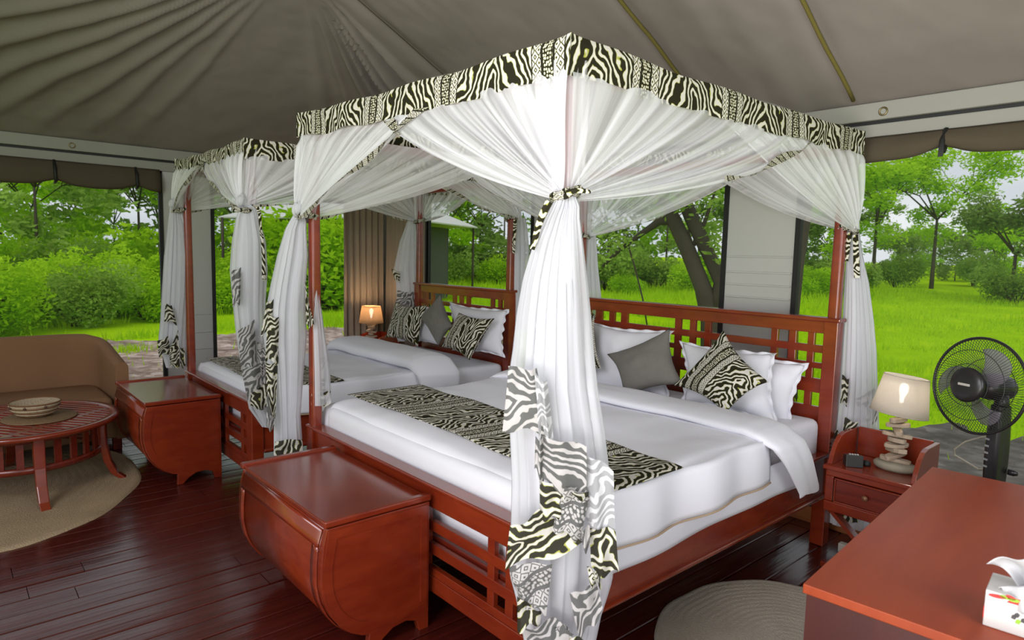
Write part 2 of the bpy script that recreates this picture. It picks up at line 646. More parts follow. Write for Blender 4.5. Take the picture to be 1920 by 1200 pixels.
def leaf_mat(name, c1, c2):
    m, nt, out = new_mat(name)
    t = nt.nodes.new('ShaderNodeTexCoord')
    n = N(nt, 'ShaderNodeTexNoise', Scale=.9, Detail=4.0)
    nt.links.new(t.outputs['Object'], n.inputs['Vector'])
    n2 = N(nt, 'ShaderNodeTexNoise', Scale=9.0, Detail=1.0)
    nt.links.new(t.outputs['Object'], n2.inputs['Vector'])
    c = ramp(nt, mth(nt, 'ADD', mth(nt, 'MULTIPLY', n.outputs[0], .6), mth(nt, 'MULTIPLY', n2.outputs[0], .4)), [(.35, c1), (.65, c2)])
    d = N(nt, 'ShaderNodeBsdfDiffuse')
    tr = N(nt, 'ShaderNodeBsdfTranslucent')
    nt.links.new(c, d.inputs[0])
    nt.links.new(c, tr.inputs[0])
    mx = N(nt, 'ShaderNodeMixShader', Fac=.4)
    nt.links.new(d.outputs[0], mx.inputs[1])
    nt.links.new(tr.outputs[0], mx.inputs[2])
    nt.links.new(mx.outputs[0], out.inputs['Surface'])
    return m


M_GROUND = ground_mat()
M_GRAVEL = gravel_mat('reddish_gravel', (.32, .22, .18), (.50, .38, .32), (.64, .54, .48))
M_DIRT = gravel_mat('grey_dirt', (.13, .115, .10), (.17, .15, .13), (.22, .20, .18))
M_PATH = plain('pale_dirt', (.33, .30, .27), .95, .1, bscale=5, var=.2)
M_LEAF1 = leaf_mat('fresh_leaves', (.26, .50, .004), (.56, .84, .04))
M_LEAF2 = leaf_mat('olive_leaves', (.20, .34, .03), (.42, .62, .12))
M_LEAF3 = leaf_mat('dark_leaves', (.13, .23, .04), (.30, .44, .10))
M_BARK = plain('bark', (.085, .07, .055), .95, .1, bscale=14, bstr=.8, var=.4)
M_GRASS = leaf_mat('grass_blades', (.30, .54, .004), (.56, .80, .03))
M_STONE = plain('stone', (.36, .27, .22), .9, .2, bscale=20, var=.3)

# ================================================================== STRUCTURE
XL, YB = -5.14, 2.42
# ---- floor
fl = MB()
fl.box((XL - .05, -2.6, -.12), (2.6, YB + .08, -.03))
floor = fl.build('floor', M_DESKS)
tag(floor, kind='structure')
pw = .135
x = XL + .0
i = 0
lens = [2.6, 1.7, 2.2, 3.1]
while x < 2.45:
    y = -2.58 - (i * .731) % 1.9
    k = i
    while y < YB + .04:
        L = lens[k % 4]
        a, b = max(y, -2.58), min(y + L, YB + .06)
        k += 1
        y += L
        if b - a < .05:
            continue
        dz = random.uniform(-.0022, .0012)
        m = MB()
        w = pw - (.0055 if i % 3 else .008)
        r = .0035
        tilt = random.uniform(-.0012, .0012)
        m.prism([(0, -.03), (w, -.03), (w, -r + tilt), (w - r, tilt), (w * .5, .0006), (r, -tilt), (0, -r - tilt)], 'y', a + .0015, b - .0015)
        o = m.build('floor_plank', M_FLOOR, floor)
        o.location = (x, 0, dz)
    x += pw
    i += 1


def wall_box(mb, axis, a, b, z0, z1, t=.03, off=0.0):
    """a..b along the wall; left wall runs in y at XL, back wall runs in x at YB"""
    if axis == 'L':
        mb.box((XL - t - off, a, z0), (XL - off, b, z1))
    else:
        mb.box((a, YB + off, z0), (b, YB + t + off, z1))


# left wall: panels, bands
w = MB()
for (a, b) in ((.075, .485), (2.0, YB + .03), (-3.4, -2.9)):
    wall_box(w, 'L', a, b, .16, 2.27)
wl = w.build('wall_left', M_PANEL)
tag(wl, kind='structure')
w = MB()
for (a, b) in ((-2.72, -2.30), (-.86, -.405), (-5.14, -4.35), (1.9, 2.5)):
    wall_box(w, 'B', a, b, .10, 2.27)
wb_ = w.build('wall_back', M_PANEL)
tag(wb_, kind='structure')


# horizontal seams (sewn pleats) on the panel fabric, part of the wall
def seams(axis, a, b, zs, parent):
    for z in zs:
        m = MB()
        if axis == 'L':
            m.box((XL - .005, a + .01, z - .006), (XL + .008, b - .01, z + .006))
        else:
            m.box((a + .01, YB - .008, z - .006), (b - .01, YB + .005, z + .006))
        m.build('panel_seam', M_PANEL, parent, bevel=.004)


seams('B', -.86, -.405, (1.34, 1.42, 1.50, 1.60), wb_)
seams('L', .075, .485, (.62, .78, .95), wl)

# canvas bands under the eaves
w = MB()
w.box((XL - .03, -3.4, 2.255), (XL + .02, YB + .03, 2.335))
w.box((XL - .03, -3.4, 2.355), (XL + .035, YB + .03, 2.45))
t1 = tag(w.build('trim_1', M_BAND, bevel=.006), kind='structure')
w = MB()
w.box((XL - .03, YB - .02, 2.255), (2.6, YB + .03, 2.335))
w.box((XL - .03, YB - .035, 2.355), (2.6, YB + .03, 2.45))
t2 = tag(w.build('trim_2', M_BAND, bevel=.006), kind='structure')
w = MB()
w.box((XL - .025, -3.4, 2.335), (XL + .005, YB, 2.355))
w.build('cable_slot', M_BLACK, t1)
w = MB()
w.box((XL, YB - .005, 2.335), (2.6, YB + .02, 2.355))
w.build('cable_slot', M_BLACK, t2)
# eyelets
for (o_, p) in ((t2, (.05, YB - .036, 2.395)), (t2, (1.3, YB - .036, 2.395)), (t1, (XL + .036, -.6, 2.395))):
    m = MB()
    if o_ is t2:
        m.tube([Vector(p) + Vector((math.cos(a) * .02, 0, math.sin(a) * .02)) for a in [2 * PI * k / 14 for k in range(14)]], .005, 6, closed=True)
    else:
        m.tube([Vector(p) + Vector((0, math.cos(a) * .02, math.sin(a) * .02)) for a in [2 * PI * k / 14 for k in range(14)]], .005, 6, closed=True)
    m.build('eyelet', plain('brass', (.25, .2, .1), .4, metal=1), o_)

# skirting boards
w = MB()
w.box((XL - .03, -3.4, 0), (XL + .015, YB, .165))
b1 = tag(w.build('baseboard_left', M_ORANGE, bevel=.004), kind='structure')
w = MB()
w.box((XL, YB - .015, 0), (2.6, YB + .03, .10))
b2 = tag(w.build('baseboard_back', M_ORANGE, bevel=.004), kind='structure')


def window(n, axis, a, b, z0, z1):
    e = empty('window_%d' % n)
    tag(e, kind='structure')
    t = .032
    m = MB()
    if axis == 'L':
        for q in ((a, a + t, z0, z1), (b - t, b, z0, z1), (a, b, z0, z0 + .035), (a, b, z1 - .02, z1)):
            m.box((XL - .025, q[0], q[2]), (XL + .012, q[1], q[3]))
    else:
        for q in ((a, a + t, z0, z1), (b - t, b, z0, z1), (a, b, z0, z0 + .035), (a, b, z1 - .02, z1)):
            m.box((q[0], YB - .012, q[2]), (q[1], YB + .025, q[3]))
    m.build('window_frame', M_BLACK, e)
    m = MB()
    if axis == 'L':
        m.box((XL - .0165, a + .01, z0 + .01), (XL - .0155, b - .01, z1))
    else:
        m.box((a + .01, YB + .0155, z0 + .01), (b - .01, YB + .0165, z1))
    m.build('insect_screen', M_SCREEN, e)
    return e


window(1, 'L', -2.9, .075, .165, 2.26)
window(2, 'L', .485, 2.02, .165, 2.26)
window(3, 'B', -4.36, -2.72, .10, 2.26)
window(4, 'B', -2.30, -.86, .10, 2.26)
window(5, 'B', -.405, 1.9, .10, 2.26)


# rolled canvas flaps above the windows
def blind(axis, a, b, zb, ties, label, sag=.04):
    e = empty('canvas_blind', (XL if axis == 'L' else a, a if axis == 'L' else YB, zb), 0, label, 'blind', 'rolled canvas window flaps')

    def f(u, v):
        s = a + (b - a) * u
        # pulled up at ties, hanging between
        d = min([abs(s - t) for t in ties] + [9])
        lift = .035 * math.exp(-(d / .09) ** 2)
        bow = sag * .5 * math.sin(min(1, d / .6) * PI / 2)
        zz = 2.262 - (2.262 - (zb + lift - bow + .01)) * min(1, v * 1.25)
        out = .02 + .045 * math.sin(min(1, v * 1.25) * PI * .8)
        if v > .8:
            k = (v - .8) / .2
            zz += .02 * k
            out -= .035 * k
        out += .004 * fbm(s * 9, v * 5)
        return (XL + .012 + out, s, zz) if axis == 'L' else (s, YB - .012 - out, zz)
    m = MB().grid(f, 60, 10)
    o = m.build('canvas_flap', M_BLIND, e, solid=.006)
    local(o)
    for t in ties:
        m = MB()
        if axis == 'L':
            m.tube([(XL + .03, t, 2.262), (XL + .082, t, 2.2), (XL + .09, t, 2.12), (XL + .075, t + .004, zb + .035), (XL + .04, t, zb + .02)], [.012, .013, .012, .013, .01], 8)
        else:
            m.tube([(t, YB - .03, 2.262), (t, YB - .082, 2.2), (t, YB - .09, 2.12), (t + .004, YB - .075, zb + .035), (t, YB - .04, zb + .02)], [.014, .013, .012, .020, .01], 8)
        local(m.build('strap', M_BLACK, e))


blind('L', -2.9, .05, 2.06, (-2.1, -.73, -.14), 'dark brown rolled canvas flap hanging over the left window behind the sofa')
blind('L', .50, 2.0, 2.09, (1.2,), 'rolled canvas flap left of the taupe curtains, behind the narrower bed canopy')
blind('B', -4.3, -2.75, 2.10, (-3.5,), 'rolled canvas flap over the window behind the single bed headboard')
blind('B', -2.28, -.88, 2.10, (-1.6,), 'rolled canvas flap over the window behind the double bed headboard')
blind('B', -.40, 1.9, 2.13, (.355, 1.2), 'brown rolled canvas flap with black tie above the lamp and fan')


# ---- ceiling (hipped canvas roof)
AP = Vector((-2.95, .45))


def roof_z(x, y):
    zl = 2.452 + .5 * (x - XL)
    zr = 2.452 + .5 * (YB - y)
    zf = 2.452 + .5 * (y + 5.7)
    zx = 2.452 + .5 * (6.5 - x)
    k = 14.0
    z = -math.log(sum(math.exp(-k * q) for q in (zl, zr, zf, zx))) / k
    dx, dy = x - AP.x, y - AP.y
    r = math.hypot(dx, dy)
    a = math.atan2(dy, dx)
    # folds radiate from the peak over the left part of the roof
    env = min(1, r / .5) * max(0, min(1, (zl - 2.452) / .25)) * max(0, min(1, (zr - 2.452) / .25))
    side = 1.0 if x < -2.8 else max(0., 1 - (x + 2.8) / .25)
    ad = math.degrees(a) % 360
    f = 0
    for c, wd, h in ((100, 3.0, .035), (107, 2.5, -.03), (113, 3, .04), (119, 2.5, .055), (126, 2.6, .045), (133, 3, .03), (141, 3, .02), (150, 5, .015),
                     (196, 3.2, .016), (205, 3, .022), (212, 2.6, .026), (219, 2.6, .030), (225, 2.4, .030), (231, 2.4, .032), (237, 2.2, .030), (243, 2.2, .03), (250, 2.2, .03), (257, 2.4, .03)):
        q = (ad - c + 1.5 * fbm(r * 1.3, c)) / (wd * .62)
        f += (2.2 if c < 160 else 1.25) * h * math.exp(-q * q) * min(1, r / .9)
    z -= f * env * side
    z += .010 * fbm(x * 1.6, y * 1.6, 3) + .006 * fbm(x * 5, y * 5, 9) + .003 * fbm(x * 14, y * 9, 4)
    # the right slope sags a little between straps
    if zr < zl and zr < zf:
        for c, h, wd in ((-.97, .02, .05), (-.10, .02, .05), (-2.8, .035, .07), (.8, .02, .05)):
            z += h * math.exp(-((x - c) / wd) ** 2) * min(1, max(0, (YB - y) / .4))
        z -= .018 * math.exp(-((x + .62) / .10) ** 2) + .014 * math.exp(-((x + .42) / .08) ** 2)
    return z


RX0, RX1, RY0, RY1 = XL - .25, 3.4, -5.6, YB + .25
NX, NY = 430, 380
m = MB()


def roof_pt(u, v):
    xx = RX0 + (RX1 - RX0) * u
    yy = RY0 + (RY1 - RY0) * v
    return (xx, yy, roof_z(xx, yy))


m.grid(roof_pt, NX, NY, flip=True)
ceil = m.build('ceiling', M_CANVAS, fix=False)
tag(ceil, kind='structure')
for xs in (-.97, -.10, .8):
    pts = []
    for k in range(40):
        yy = YB - .06 - k * .09
        if yy < -1.6:
            break
        pts.append((xs + .004 * math.sin(k), yy, roof_z(xs, yy) - .012))
    m = MB().tube(pts, .011, 8)
    m.build('roof_strap', M_STRAP, ceil)
for (xs, w0) in ((-2.8, .004),):
    pts = [(xs, YB - .3 - k * .09, roof_z(xs, YB - .3 - k * .09) - .004) for k in range(30)]
    MB().tube(pts, w0, 6).build('roof_seam', M_BLIND, ceil)

# ================================================================== BEDS
def wbox(name, a, b, mat, parent, bevel=.004):
    return local(MB().box(a, b).build(name, mat, parent, bevel=bevel))


CELLS1 = [(-1.80, -1.745), (-1.685, -1.615), (-1.567, -1.507), (-1.449, -1.051), (-1.007, -.937), (-.895, -.827), (-.785, -.385), (-.345, -.279), (-.236, -.170), (-.132, -.068)]
CELLS2 = [(-1.35, -1.29), (-1.245, -1.185), (-1.14, -.83), (-.785, -.725), (-.68, -.62), (-.575, -.275), (-.235, -.175), (-.135, -.07)]


def lattice(root, x0, cells, xa, xb, y, rows, zt, zb, t=.026):
    """rows = openings from the top; bars between the openings are separate pieces"""
    edges = [zt] + [q for r in rows for q in (r[1], r[0])] + [zb]
    for k in range(0, len(edges), 2):
        hi, lo = edges[k], edges[k + 1]
        if hi - lo > .005:
            wbox('lattice_rail', (xa, y - t / 2, lo), (xb, y + t / 2, hi), M_RED, root, .002)
    xs = [xa] + [x0 + q for c in cells for q in c] + [xb]
    for k in range(0, len(xs), 2):
        if xs[k + 1] - xs[k] > .005:
            wbox('lattice_bar', (xs[k], y - t / 2 + .001, rows[-1][0]), (xs[k + 1], y + t / 2 - .001, zt), M_RED, root, .002)


def make_bed(x0, W, L, cells, zh, label, y0=0.0):
    e = empty('four_poster_bed', (x0 - W / 2, y0 + L / 2, 0), 0, label, 'bed')
    for px, py, thick_to, name in ((x0, y0, .615, 'f'), (x0 - W, y0, .615, 'f'), (x0, y0 + L, zh - .02, 'h'), (x0 - W, y0 + L, zh - .02, 'h')):
        sx = -1 if px == x0 else 1
        sy = 1 if py == y0 else -1
        T = .075
        cx, cy = px + sx * T / 2, py + sy * T / 2
        m = MB()
        m.prism([(cx - T / 2, cy - T / 2), (cx + T / 2, cy - T / 2), (cx + T / 2, cy + T / 2), (cx - T / 2, cy + T / 2)], 'z', 0, thick_to)
        t0, t1 = .031, .026

        def f(u, v):
            a = 2 * PI * u + PI / 4
            # rounded square shaft
            r = (t0 + (t1 - t0) * v) / max(abs(math.cos(2 * PI * u)), abs(math.sin(2 * PI * u))) ** .75
            return (cx + r * math.cos(2 * PI * u), cy + r * math.sin(2 * PI * u), thick_to + (2.20 - thick_to) * v)
        m.grid(f, 20, 6, closed=True)
        local(m.build('post', M_RED, e, bevel=.004))
    T = .075
    # headboard
    yh = y0 + L - .038
    wbox('headboard_cap', (x0 - W - .012, yh - .045, zh - .022), (x0 + .012, yh + .045, zh), M_RED, e, .006)
    wbox('headboard_top_rail', (x0 - W + T, yh - .02, zh - .09), (x0 - T, yh + .02, zh - .022), M_RED, e, .003)
    r = [(zh - .158, zh - .092), (zh - .256, zh - .200), (zh - .345, zh - .288), (zh - .502, zh - .424)]
    lattice(e, x0, cells, x0 - W + T - .01, x0 - T + .01, yh, r, zh - .088, zh - .58)
    wbox('headboard_panel', (x0 - W + T - .01, yh - .012, .28), (x0 - T + .01, yh + .012, zh - .58), M_RED, e)
    # footboard
    yf = y0 + .038
    wbox('footboard_cap', (x0 - W - .005, yf - .042, .600), (x0 + .005, yf + .036, .618), M_RED, e, .006)
    wbox('footboard_top_rail', (x0 - W + T, yf - .02, .508), (x0 - T, yf + .02, .600), M_RED, e, .003)
    lattice(e, x0, cells, x0 - W + T - .01, x0 - T + .01, yf, [(.446, .503), (.346, .402), (.240, .300)], .51, .205)
    wbox('footboard_bottom_rail', (x0 - W + T, yf - .018, .135), (x0 - T, yf + .018, .205), M_RED, e, .003)
    # side rails
    for s, xr in ((-1, x0), (1, x0 - W)):
        a, b = sorted((xr + s * .012, xr + s * .045))
        wbox('side_rail', (a, y0 + T, .30), (b, y0 + L - T, .525), M_RED, e)
        a, b = sorted((xr - s * .004, xr + s * .055))
        wbox('rail_cap', (a, y0 + T, .515), (b, y0 + L - T, .535), M_RED, e, .006)
        wbox('rail_moulding', (a, y0 + T, .285), (b, y0 + L - T, .308), M_RED, e, .008)
    # slat base
    wbox('bed_base', (x0 - W + .05, y0 + .06, .30), (x0 - .05, y0 + L - .06, .36), M_REDD, e)
    # canopy rails
    for p, q in (((x0 - .035, y0 + .035), (x0 - W + .035, y0 + .035)), ((x0 - .035, y0 + L - .035), (x0 - W + .035, y0 + L - .035)), ((x0 - .035, y0 + .035), (x0 - .035, y0 + L - .035)), ((x0 - W + .035, y0 + .035), (x0 - W + .035, y0 + L - .035))):
        local(MB().beam((p[0], p[1], 2.172), (q[0], q[1], 2.172), .035, .05).build('canopy_rail', M_RED, e, bevel=.004))
    return e


BX2, BW2, BL = -2.62, 1.44, 2.20
bed1 = make_bed(0.0, 1.95, BL, CELLS1, 1.275, 'large red wooden four-poster bed with lattice headboard, nearest the desk')
bed2 = make_bed(BX2, BW2, BL, CELLS2, 1.285, 'narrower red wooden four-poster bed standing further back, left of the double one', y0=-.06)


def smooth_rows(rows, n):
    """rows: list of (z, cx.., ) tuples sorted from the top; resample linearly with smoothing"""
    out = []
    for k in range(n + 1):
        z = rows[0][0] + (rows[-1][0] - rows[0][0]) * k / n
        for i in range(len(rows) - 1):
            if rows[i][0] >= z >= rows[i + 1][0] or i == len(rows) - 2:
                d = rows[i][0] - rows[i + 1][0]
                f = 0 if d == 0 else min(1, max(0, (rows[i][0] - z) / d))
                f = f * f * (3 - 2 * f) * .5 + f * .5
                out.append(tuple(a + (b - a) * f for a, b in zip(rows[i], rows[i + 1])))
                break
    return out


def drape(net, Q, px_rows, seed=0, pleats=9, depth=.55, mat=None, name='drape', inner=True, cap=False):
    """gathered length of netting hanging from the knot; px_rows (image y, left x, right x) on the plane through Q"""
    rows = []
    for (yy, xl, xr) in px_rows:
        a, b = on_plane(xl, yy, Q), on_plane(xr, yy, Q)
        c = (a + b) / 2
        rows.append((c.z, c.x, c.y, (b - a).length / 2))
    n = Vector((Q[0] - CAM_P.x, Q[1] - CAM_P.y, 0)).normalized()
    S = Vector((-n.y, n.x, 0)) * -1
    R = smooth_rows(rows, 44)
    rnd = random.Random(seed)
    ph = [rnd.uniform(0, 6.28) for _ in range(4)]

    def shell(scale, seed2, pl):
        def f(u, v):
            k = v * 44
            i = min(43, int(k))
            t = k - i
            z, cx, cy, h = [p + (q - p) * t for p, q in zip(R[i], R[i + 1])]
            h *= scale
            a = 2 * PI * u
            g = 1 + (.13 * math.sin(pl * a + ph[0] + seed2 + .7 * math.sin(v * 3)) + .07 * math.sin((pl * 2 + 3) * a + ph[1] + v * 2)) * (.4 + .6 * min(1, v * 3))
            dp = min(h * depth, .11)
            x = math.cos(a) * h * (1 + .03 * math.sin(pl * a + ph[2]))
            y = math.sin(a) * dp * g + .01 * math.sin(x * 60 + ph[3] + v * 2)
            if abs(math.sin(a)) > .3:
                x += .006 * math.sin(pl * 3 * a + ph[3])
            return Vector((cx, cy, z)) + S * x + n * y
        return f
    m = MB()
    m.grid(shell(1.0, 0, pleats), 120, 44, uvfn=lambda u, v: (u * .8, v * 1.5), closed=True)
    o = m.build(name, mat or M_NETD, net, fix=False)
    local(o)
    if inner:
        m = MB()
        m.grid(shell(.62, 2.0, pleats - 3), 70, 44, uvfn=lambda u, v: (u * .7 + .3, v * 1.5), closed=True)
        m.build('inner_fold', mat or M_NETD, o, fix=False)
    return o


def patch(par, Q, quad, off, mat, rot=0, amp=.012, seed=0, c0=.275):
    """a visible piece of the printed border: quad of image corners TL TR BR BL on the plane through Q moved off metres to the viewer"""
    P = [on_plane(u, v, Q, off) for u, v in quad]
    n = Vector((Q[0] - CAM_P.x, Q[1] - CAM_P.y, 0)).normalized()
    wl_ = ((P[1] - P[0]).length + (P[2] - P[3]).length) / 2
    hl = ((P[3] - P[0]).length + (P[2] - P[1]).length) / 2
    ca, sa = math.cos(math.radians(rot)), math.sin(math.radians(rot))

    def f(u, v):
        p = P[0] * (1 - u) * (1 - v) + P[1] * u * (1 - v) + P[2] * u * v + P[3] * (1 - u) * v
        e = math.sin(PI * u)
        w_ = amp * (math.sin(u * 9 + seed) * .7 + math.sin(v * 6 + seed * 2 + u * 3) * .6) + .014 * e
        p = p - n * w_
        p.z -= .012 * math.sin(u * 7 + seed) * v - .006 * math.sin(u * 5 + seed) * (1 - v)
        return p

    def uvf(u, v):
        a, b = (u - .5) * wl_, (.5 - v) * hl
        return (a * ca - b * sa + c0 * .9, a * sa + b * ca + seed * .07)
    return MB().grid(f, 14, 10, uvfn=uvf)


def ribbon(Q, pts, off, width_axis=None):
    """flat printed strip through image points (x, y, width px)"""
    n = Vector((Q[0] - CAM_P.x, Q[1] - CAM_P.y, 0)).normalized()
    L, Rr = [], []
    for k, (x_, y_, w_) in enumerate(pts):
        a = pts[max(0, k - 1)]
        b = pts[min(len(pts) - 1, k + 1)]
        dx, dy = b[0] - a[0], b[1] - a[1]
        d = math.hypot(dx, dy) or 1
        nx, ny = -dy / d, dx / d
        o2 = off + .006 * math.sin(k * 2.1)
        L.append(on_plane(x_ - nx * w_ / 2, y_ - ny * w_ / 2, Q, o2))
        Rr.append(on_plane(x_ + nx * w_ / 2, y_ + ny * w_ / 2, Q, o2 + .004))
    m = MB()
    seg = len(pts) - 1

    def f(u, v):
        k = v * seg
        i = min(seg - 1, int(k))
        t = k - i
        a = L[i].lerp(L[i + 1], t)
        b = Rr[i].lerp(Rr[i + 1], t)
        p = a.lerp(b, u)
        return p - n * (.006 * math.sin(PI * u))
    ll = sum((L[i] - L[i + 1]).length for i in range(seg))
    m.grid(f, 3, seg * 4, uvfn=lambda u, v: (v * ll, u * .05))
    return m


def tie(net, K, r=.035, seed=0, tails=(), Q=None, puff=0):
    """twisted printed tie around the gathered net"""
    m = MB()
    for k in range(2):
        pts = []
        for i in range(26):
            a = 2 * PI * i / 26
            pts.append((K.x + (r + .006 * math.sin(5 * a + k * 3)) * math.cos(a), K.y + (r + .006 * math.sin(5 * a + k * 3)) * math.sin(a), K.z + .010 * math.sin(3 * a + k * PI + seed) + .012 * math.sin(a + seed)))
        m.tube(pts, .009, 7, closed=True)
    o = local(m.build('tie', M_SPEC, net))
    if puff:
        n_ = Vector((CAM_P.x - K.x, CAM_P.y - K.y, 0)).normalized()
        c_ = K + n_ * .035 + Vector((-n_.y, n_.x, 0)) * puff + Vector((0, 0, .045))
        m2 = MB().grid(lambda u, v: c_ + Vector((math.cos(2 * PI * u) * math.sin(PI * v), math.sin(2 * PI * u) * math.sin(PI * v), 1.25 * math.cos(PI * v))) * (.027 + .004 * math.sin(5 * 2 * PI * u + v * 3) + .006 * math.sin(2 * PI * u + 4 * v)), 40, 14, closed=True)
        local(m2.build('net_puff', M_NETD, net, fix=False))
    for t in tails:
        q = ribbon(Q, t, .05)
        local(q.build('tie_tail', M_VAL, net, fix=False))
    return o


def swag(net, P0, P1, K, frac, sag, seed=0, out=(0, 0), pleats=8, bd=(0, 1)):
    """net from the canopy rail gathered to the knot K; its free edge carries the printed border"""
    P0, P1, K = Vector(P0), Vector(P1), Vector(K)
    E_ = P0.lerp(P1, frac)
    nrm = Vector((out[0], out[1], 0))
    rnd = random.Random(seed)
    ph = [rnd.uniform(0, 6.28) for _ in range(5)]

    def f(s, t, o=0.0):
        rail = P0.lerp(E_, s)
        p = rail.lerp(K + Vector((0, 0, -.035 * (s - .4))), t)
        sg = sag * (s ** 1.6)
        tt = t ** .85
        p.z -= 4 * sg * tt * (1 - tt)
        amp = .020 * math.sin(PI * min(1, t * 1.02)) ** .7 * (.55 + .45 * math.sin(s * 5 + ph[3]))
        w_ = math.sin(2 * PI * pleats * s ** .9 + ph[0] + .5 * math.sin(t * 4)) + .5 * math.sin(2 * PI * pleats * 2.3 * s + ph[1])
        p += nrm * ((amp * w_ + .03 * math.sin(PI * t) * s + .02) * min(1, t / .16) - .006 + o)
        p.z += .006 * w_ * math.sin(PI * t)
        return p
    full = (E_ - P0).length
    m = MB()
    m.grid(lambda u, v: f(u, v), 110, 22, uvfn=lambda u, v: (u * full * .8 + seed, v * .7))
    o = local(m.build('swag', M_NET, net, fix=False))
    # printed border along the free edge
    m = MB()

    def g(u, v):
        t = bd[0] + v * (bd[1] * .97 - bd[0])
        w_ = .055 * (1 - t) ** .6 * (.75 + .35 * math.sin(v * 9 + seed)) + .020
        a = f(1, t, .006)
        b = f(max(0, 1 - w_ / max(.3, full) * 1.1), t, .012)
        p = a.lerp(b, u)
        p.z += .018 * u * math.sin(v * 11 + seed)
        return p
    el = sum((f(1, i / 10) - f(1, (i + 1) / 10)).length for i in range(10))
    if bd[1] > 0:
        m.grid(g, 3, 40, uvfn=lambda u, v: (v * el * (bd[1] - bd[0]), u * .055 + seed * .1))
        local(m.build('printed_border', M_SPEC, net, fix=False))
    return o


def valance(net, p, q, zp, zq, out, h=.122, seed=0, bump=0, corner0=0, u0=0.0):
    p, q = Vector((*p, 0)), Vector((*q, 0))
    nrm = Vector((*out, 0))
    d = (q - p).normalized()
    p, q = p - d * .016, q + d * .016
    L = (q - p).length

    def f(u, v):
        b = p.lerp(q, u)
        zt = zp + (zq - zp) * u
        dist = u * L
        zt += bump * math.exp(-(dist / .12) ** 2)
        zt -= .012 * math.sin(PI * u) + .004 * math.sin(u * 23 + seed)
        z = zt - h * v - .004 * math.sin(u * 31 + seed) * v
        w_ = .006 * math.sin(u * 41 + seed + v * 2) * v + .004 * math.sin(u * 17 + v * 3)
        ed = min(1, min(u, 1 - u) * L / .05)
        ov = .014 + w_ * ed - (.010 * ed if v == 0 else 0)
        return b + nrm * ov + Vector((0, 0, z))
    m = MB().grid(f, 110, 6, uvfn=lambda u, v: (u * L + u0, -v * h))
    return local(m.build('valance', M_VAL, net, fix=False))


def make_net(x0, y0, W, L, zA, zB, zC, zD, K, label, fr):
    net = empty('mosquito_net', (x0 - W / 2, y0 + L / 2, 0), 0, label, 'mosquito net')
    g = .012
    A, B, C_, D = (x0 + g, y0 - g), (x0 - W - g, y0 - g), (x0 + g, y0 + L + g), (x0 - W - g, y0 + L + g)
    valance(net, A, B, zA, zB, (0, -1), seed=1, bump=.006, u0=.34)
    valance(net, A, C_, zA, zC, (1, 0), seed=2, bump=.006, u0=.06)
    valance(net, B, D, zB, zD, (-1, 0), seed=3)
    valance(net, C_, D, zC, zD, (0, 1), seed=4)
    # sheer top panel

    def top(u, v):
        p = Vector(A).lerp(Vector(B), u)
        q = Vector(C_).lerp(Vector(D), u)
        r_ = p.lerp(q, v)
        z0 = (zA * (1 - u) + zB * u) * (1 - v) + (zC * (1 - u) + zD * u) * v
        return (r_.x, r_.y, z0 - .012 - .05 * math.sin(PI * u) * math.sin(PI * v) + .006 * math.sin(u * 20 + v * 13))
    local(MB().grid(top, 30, 30, uvfn=lambda u, v: (u * W, v * L)).build('net_top', M_NETT, net, fix=False))
    zr = 2.19
    rail = {'A': Vector((*A, zr)), 'B': Vector((*B, zr)), 'C': Vector((*C_, zr)), 'D': Vector((*D, zr))}
    outs = {'AB': (0, -1), 'AC': (1, 0), 'BD': (-1, 0), 'CD': (0, 1)}
    for i, (a, b, frac, sg, *bd) in enumerate(fr):
        k = ''.join(sorted(a + b))
        ins = Vector((.085, 0, 0)) if k == 'BD' else Vector((0, 0, 0))
        swag(net, rail[a] + ins, rail[b] + ins, K[a], frac, sg, seed=i + 1, out=outs[k], bd=(bd[0], bd[1]) if bd else (0, 1))
    for q in 'ABCD':
        ctr = Vector((rail[q].x, rail[q].y, 0)) + Vector((-.05 if q in 'AC' else .05, .05 if q in 'AB' else -.05, 0))
        m = MB()

        def cf(u, v, q=q, ctr=ctr):
            a = 2 * PI * u
            r = .062 - .012 * v + .007 * math.sin(11 * a + v * 2)
            c2 = ctr.lerp(Vector((K[q].x, K[q].y, 0)), .55 * v ** 2)
            return (c2.x + r * math.cos(a), c2.y + r * math.sin(a), 2.185 + (K[q].z - 2.185) * v)
        m.grid(cf, 66, 12, uvfn=lambda u, v: (u * .5, v * .4), closed=True)
        local(m.build('corner_fold', M_NETC, net, fix=False))
    return net


